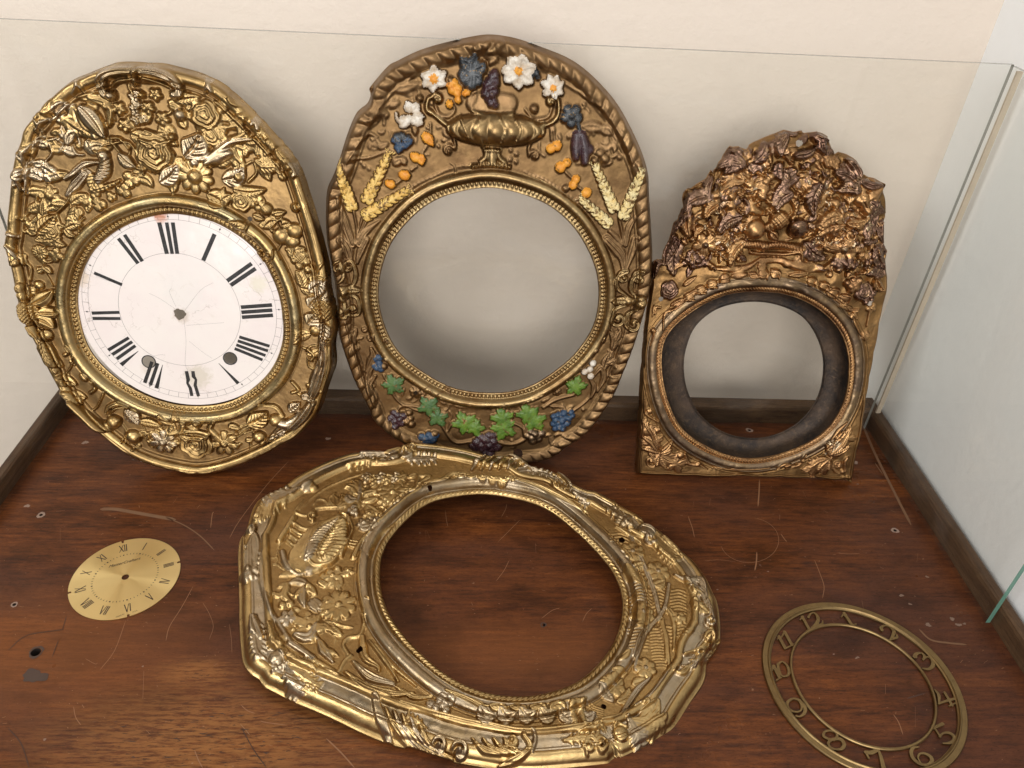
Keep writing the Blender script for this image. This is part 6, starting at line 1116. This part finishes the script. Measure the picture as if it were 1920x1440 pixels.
def text(name, s, loc, size, rz, mat, parent, shear=0, z=.00075, spacing=1.0):
    cu = bpy.data.curves.new(name, 'FONT'); cu.body = s; cu.size = size; cu.shear = shear; cu.align_x = 'CENTER'; cu.align_y = 'CENTER'; cu.space_character = spacing; cu.resolution_u = 3
    o = bpy.data.objects.new(name, cu); COL.objects.link(o); me = bpy.data.meshes.new_from_object(o.evaluated_get(bpy.context.evaluated_depsgraph_get())); bpy.data.objects.remove(o)
    me.materials.clear(); me.materials.append(mat); q = bpy.data.objects.new(name, me); link(q, parent); q.location = (loc[0], loc[1], z); q.rotation_euler = (0, 0, rz)
u0 = np.array([math.cos(ang0), math.sin(ang0)]); rt = ang0-math.pi/2
text('script_lettering', 'MasterCrafters', u0*.0195, .0047, rt, M['dialnum'], gd, .45)
r0_ = np.array([u0[1], -u0[0]])
text('small_lettering', 'MADE IN', -u0*.0462-r0_*.0068, .0018, rt+.14, M['dialnum'], gd); text('small_lettering', 'U.S.A.', -u0*.0462+r0_*.0060, .0018, rt-.14, M['dialnum'], gd) if 0 else text('small_lettering', 'U.S.A.', -u0*.0462+r0_*.0060, .0018, rt-.14+.28, M['dialnum'], gd)

# ------------------------------------------------------------------ pierced brass number ring
rc = np.array([.3554, .3925]); ring = empty('pierced_number_ring', (rc[0], rc[1], .0003), 'pierced brass ring with cut-out numbers between two hoops, lying at the right', 'number ring')
RT = ring
def X4(q, z=.0015): return at(1410+q[0]/4.465, 1120+q[1]/4.465, (0, 0, z))[:2]-rc
sc4 = .5*(np.linalg.norm(X4((901, 700))-X4((900, 700)))+np.linalg.norm(X4((901, 1200))-X4((900, 1200))))
glyphs = {
 '12': [([(420, 165), (480, 275)], [22, 22]), ([(400, 192), (425, 162)], [7, 16]), ([(455, 283), (512, 262)], [9, 9]), ([(470, 170), (490, 140), (520, 132), (548, 165), (550, 200), (525, 235), (495, 258)], [16, 12, 14, 24, 26, 18, 10]), ([(495, 260), (540, 238), (585, 228), (592, 195)], [10, 20, 18, 4])],
 '1': [([(770, 135), (835, 235)], [24, 24]), ([(746, 168), (772, 132)], [6, 14]), ([(805, 240), (870, 226)], [9, 9])],
 '2': [([(1085, 275), (1078, 255), (1110, 238), (1150, 245), (1185, 280), (1180, 320), (1150, 360)], [26, 20, 12, 18, 28, 22, 8]), ([(1150, 358), (1185, 348), (1213, 335), (1208, 308)], [8, 16, 18, 4])],
 '3': [([(1362, 500), (1375, 475), (1420, 470), (1442, 498), (1430, 522)], [30, 20, 12, 22, 10]), ([(1430, 525), (1470, 500), (1508, 530), (1512, 572), (1480, 602), (1430, 598)], [10, 12, 22, 26, 18, 12])],
 '4': [([(1530, 778), (1562, 825), (1562, 893)], [12, 24, 8]), ([(1560, 893), (1640, 865), (1725, 845)], [12, 16, 16]), ([(1612, 800), (1672, 905)], [18, 20]), ([(1648, 912), (1702, 888)], [8, 8])],
 '5': [([(1515, 1097), (1595, 1062)], [16, 22]), ([(1530, 1100), (1575, 1170)], [12, 12]), ([(1568, 1168), (1600, 1140), (1650, 1138), (1688, 1165), (1692, 1200), (1650, 1222), (1598, 1225)], [12, 12, 18, 24, 26, 16, 8])],
 '6': [([(1395, 1255), (1348, 1262), (1330, 1300), (1348, 1350), (1400, 1395), (1460, 1405), (1502, 1380), (1495, 1340), (1450, 1312), (1405, 1312), (1388, 1345), (1412, 1390)], [8, 18, 22, 24, 20, 14, 22, 24, 16, 12, 10, 8])],
 '7': [([(952, 1300), (1000, 1302), (1065, 1268)], [24, 26, 20]), ([(1055, 1275), (1078, 1340), (1100, 1429), (1112, 1458)], [12, 22, 28, 28]), ([(952, 1300), (975, 1348)], [16, 12])],
 '8': [([(640, 1190), (598, 1165), (608, 1128), (655, 1118), (702, 1135), (710, 1170), (680, 1195), (640, 1190)], [16, 18, 12, 12, 14, 16, 16, 16]), ([(675, 1190), (740, 1190), (770, 1232), (750, 1270), (700, 1275), (650, 1255), (640, 1215), (675, 1190)], [16, 22, 24, 18, 12, 16, 16, 16])],
 '9': [([(400, 865), (345, 850), (297, 880), (300, 930), (350, 960), (400, 955), (415, 925), (400, 865)], [18, 12, 18, 22, 14, 10, 12, 18]), ([(395, 865), (440, 920), (438, 970), (400, 1000), (370, 996)], [20, 26, 20, 10, 14])],
 '10': [([(182, 580), (228, 672)], [24, 24]), ([(160, 630), (180, 578)], [8, 16]), ([(202, 697), (245, 672)], [9, 9]), ([(215, 562), (250, 541), (290, 570), (310, 620), (295, 657), (255, 662), (225, 622), (215, 562)], [18, 10, 18, 22, 14, 10, 20, 18])],
 '11': [([(225, 332), (275, 425)], [24, 24]), ([(210, 355), (228, 325)], [6, 14]), ([(272, 292), (332, 400)], [24, 24]), ([(245, 335), (272, 290)], [8, 14]), ([(272, 434), (356, 392)], [10, 10])]}
for k, st in glyphs.items():
    fs = [sd_stroke([X4(q) for q in crv(pts, 4)], np.interp(np.linspace(0, 1, len(crv(pts, 4))), np.linspace(0, 1, len(ws)), ws)*sc4*1.22) if len(pts) > 2 else sd_stroke([X4(q) for q in pts], np.array(ws)*sc4*1.2) for pts, ws in st]
    fn = lambda X, Y: np.min([f(X, Y) for f in fs], axis=0)
    al = np.array([X4(q) for pts, _ in st for q in pts]); lo = al.min(0)-.004; hi = al.max(0)+.004
    sdf_plate('numeral', fn, lo[0], hi[0], lo[1], hi[1], .0004, .0002, .0019, M['ring'], RT)
def lathe(name, prof, n, mat, parent, jit=0):
    V = []; m_ = len(prof)
    for i in range(n):
        a = 6.28319*i/n; k = 1+jit*math.sin(3*a+1)+jit*.6*math.sin(5*a)
        for r, z in prof: V.append((r*k*math.cos(a), r*k*math.sin(a), z))
    Fc = [(i*m_+j, ((i+1) % n)*m_+j, ((i+1) % n)*m_+j+1, i*m_+j+1) for i in range(n) for j in range(m_-1)]
    o = mesh_obj(name, V, Fc, mat, parent); bm = bmesh.new(); bm.from_mesh(o.data); bmesh.ops.recalc_face_normals(bm, faces=bm.faces[:]); bm.to_mesh(o.data); bm.free(); return o
lathe('outer_hoop', [(.0878, .0002), (.0878, .0016), (.0872, .0026), (.0830, .0026), (.0822, .0036), (.0814, .0036), (.0808, .0025), (.0797, .0018), (.0795, .0002), (.0878, .0002)], 200, M['ring'], RT, .003)
lathe('inner_hoop', [(.0632, .0002), (.0632, .0019), (.0626, .0027), (.0612, .0027), (.0606, .0018), (.0606, .0002), (.0632, .0002)], 160, M['ring'], RT, .002)
for px, py in ((1431, 1247), (1470, 1335), (1550, 1411), (1503, 1142)):
    q = at(px, py, (0, 0, .002))[:2]-rc; q = q/np.linalg.norm(q)*.0855; mesh_obj('rivet_hole', [(q[0]+.0007*math.cos(a), q[1]+.0007*math.sin(a), .0024) for a in np.linspace(0, 6.28, 9)[:-1]], [tuple(range(8))], M['ink'], RT)
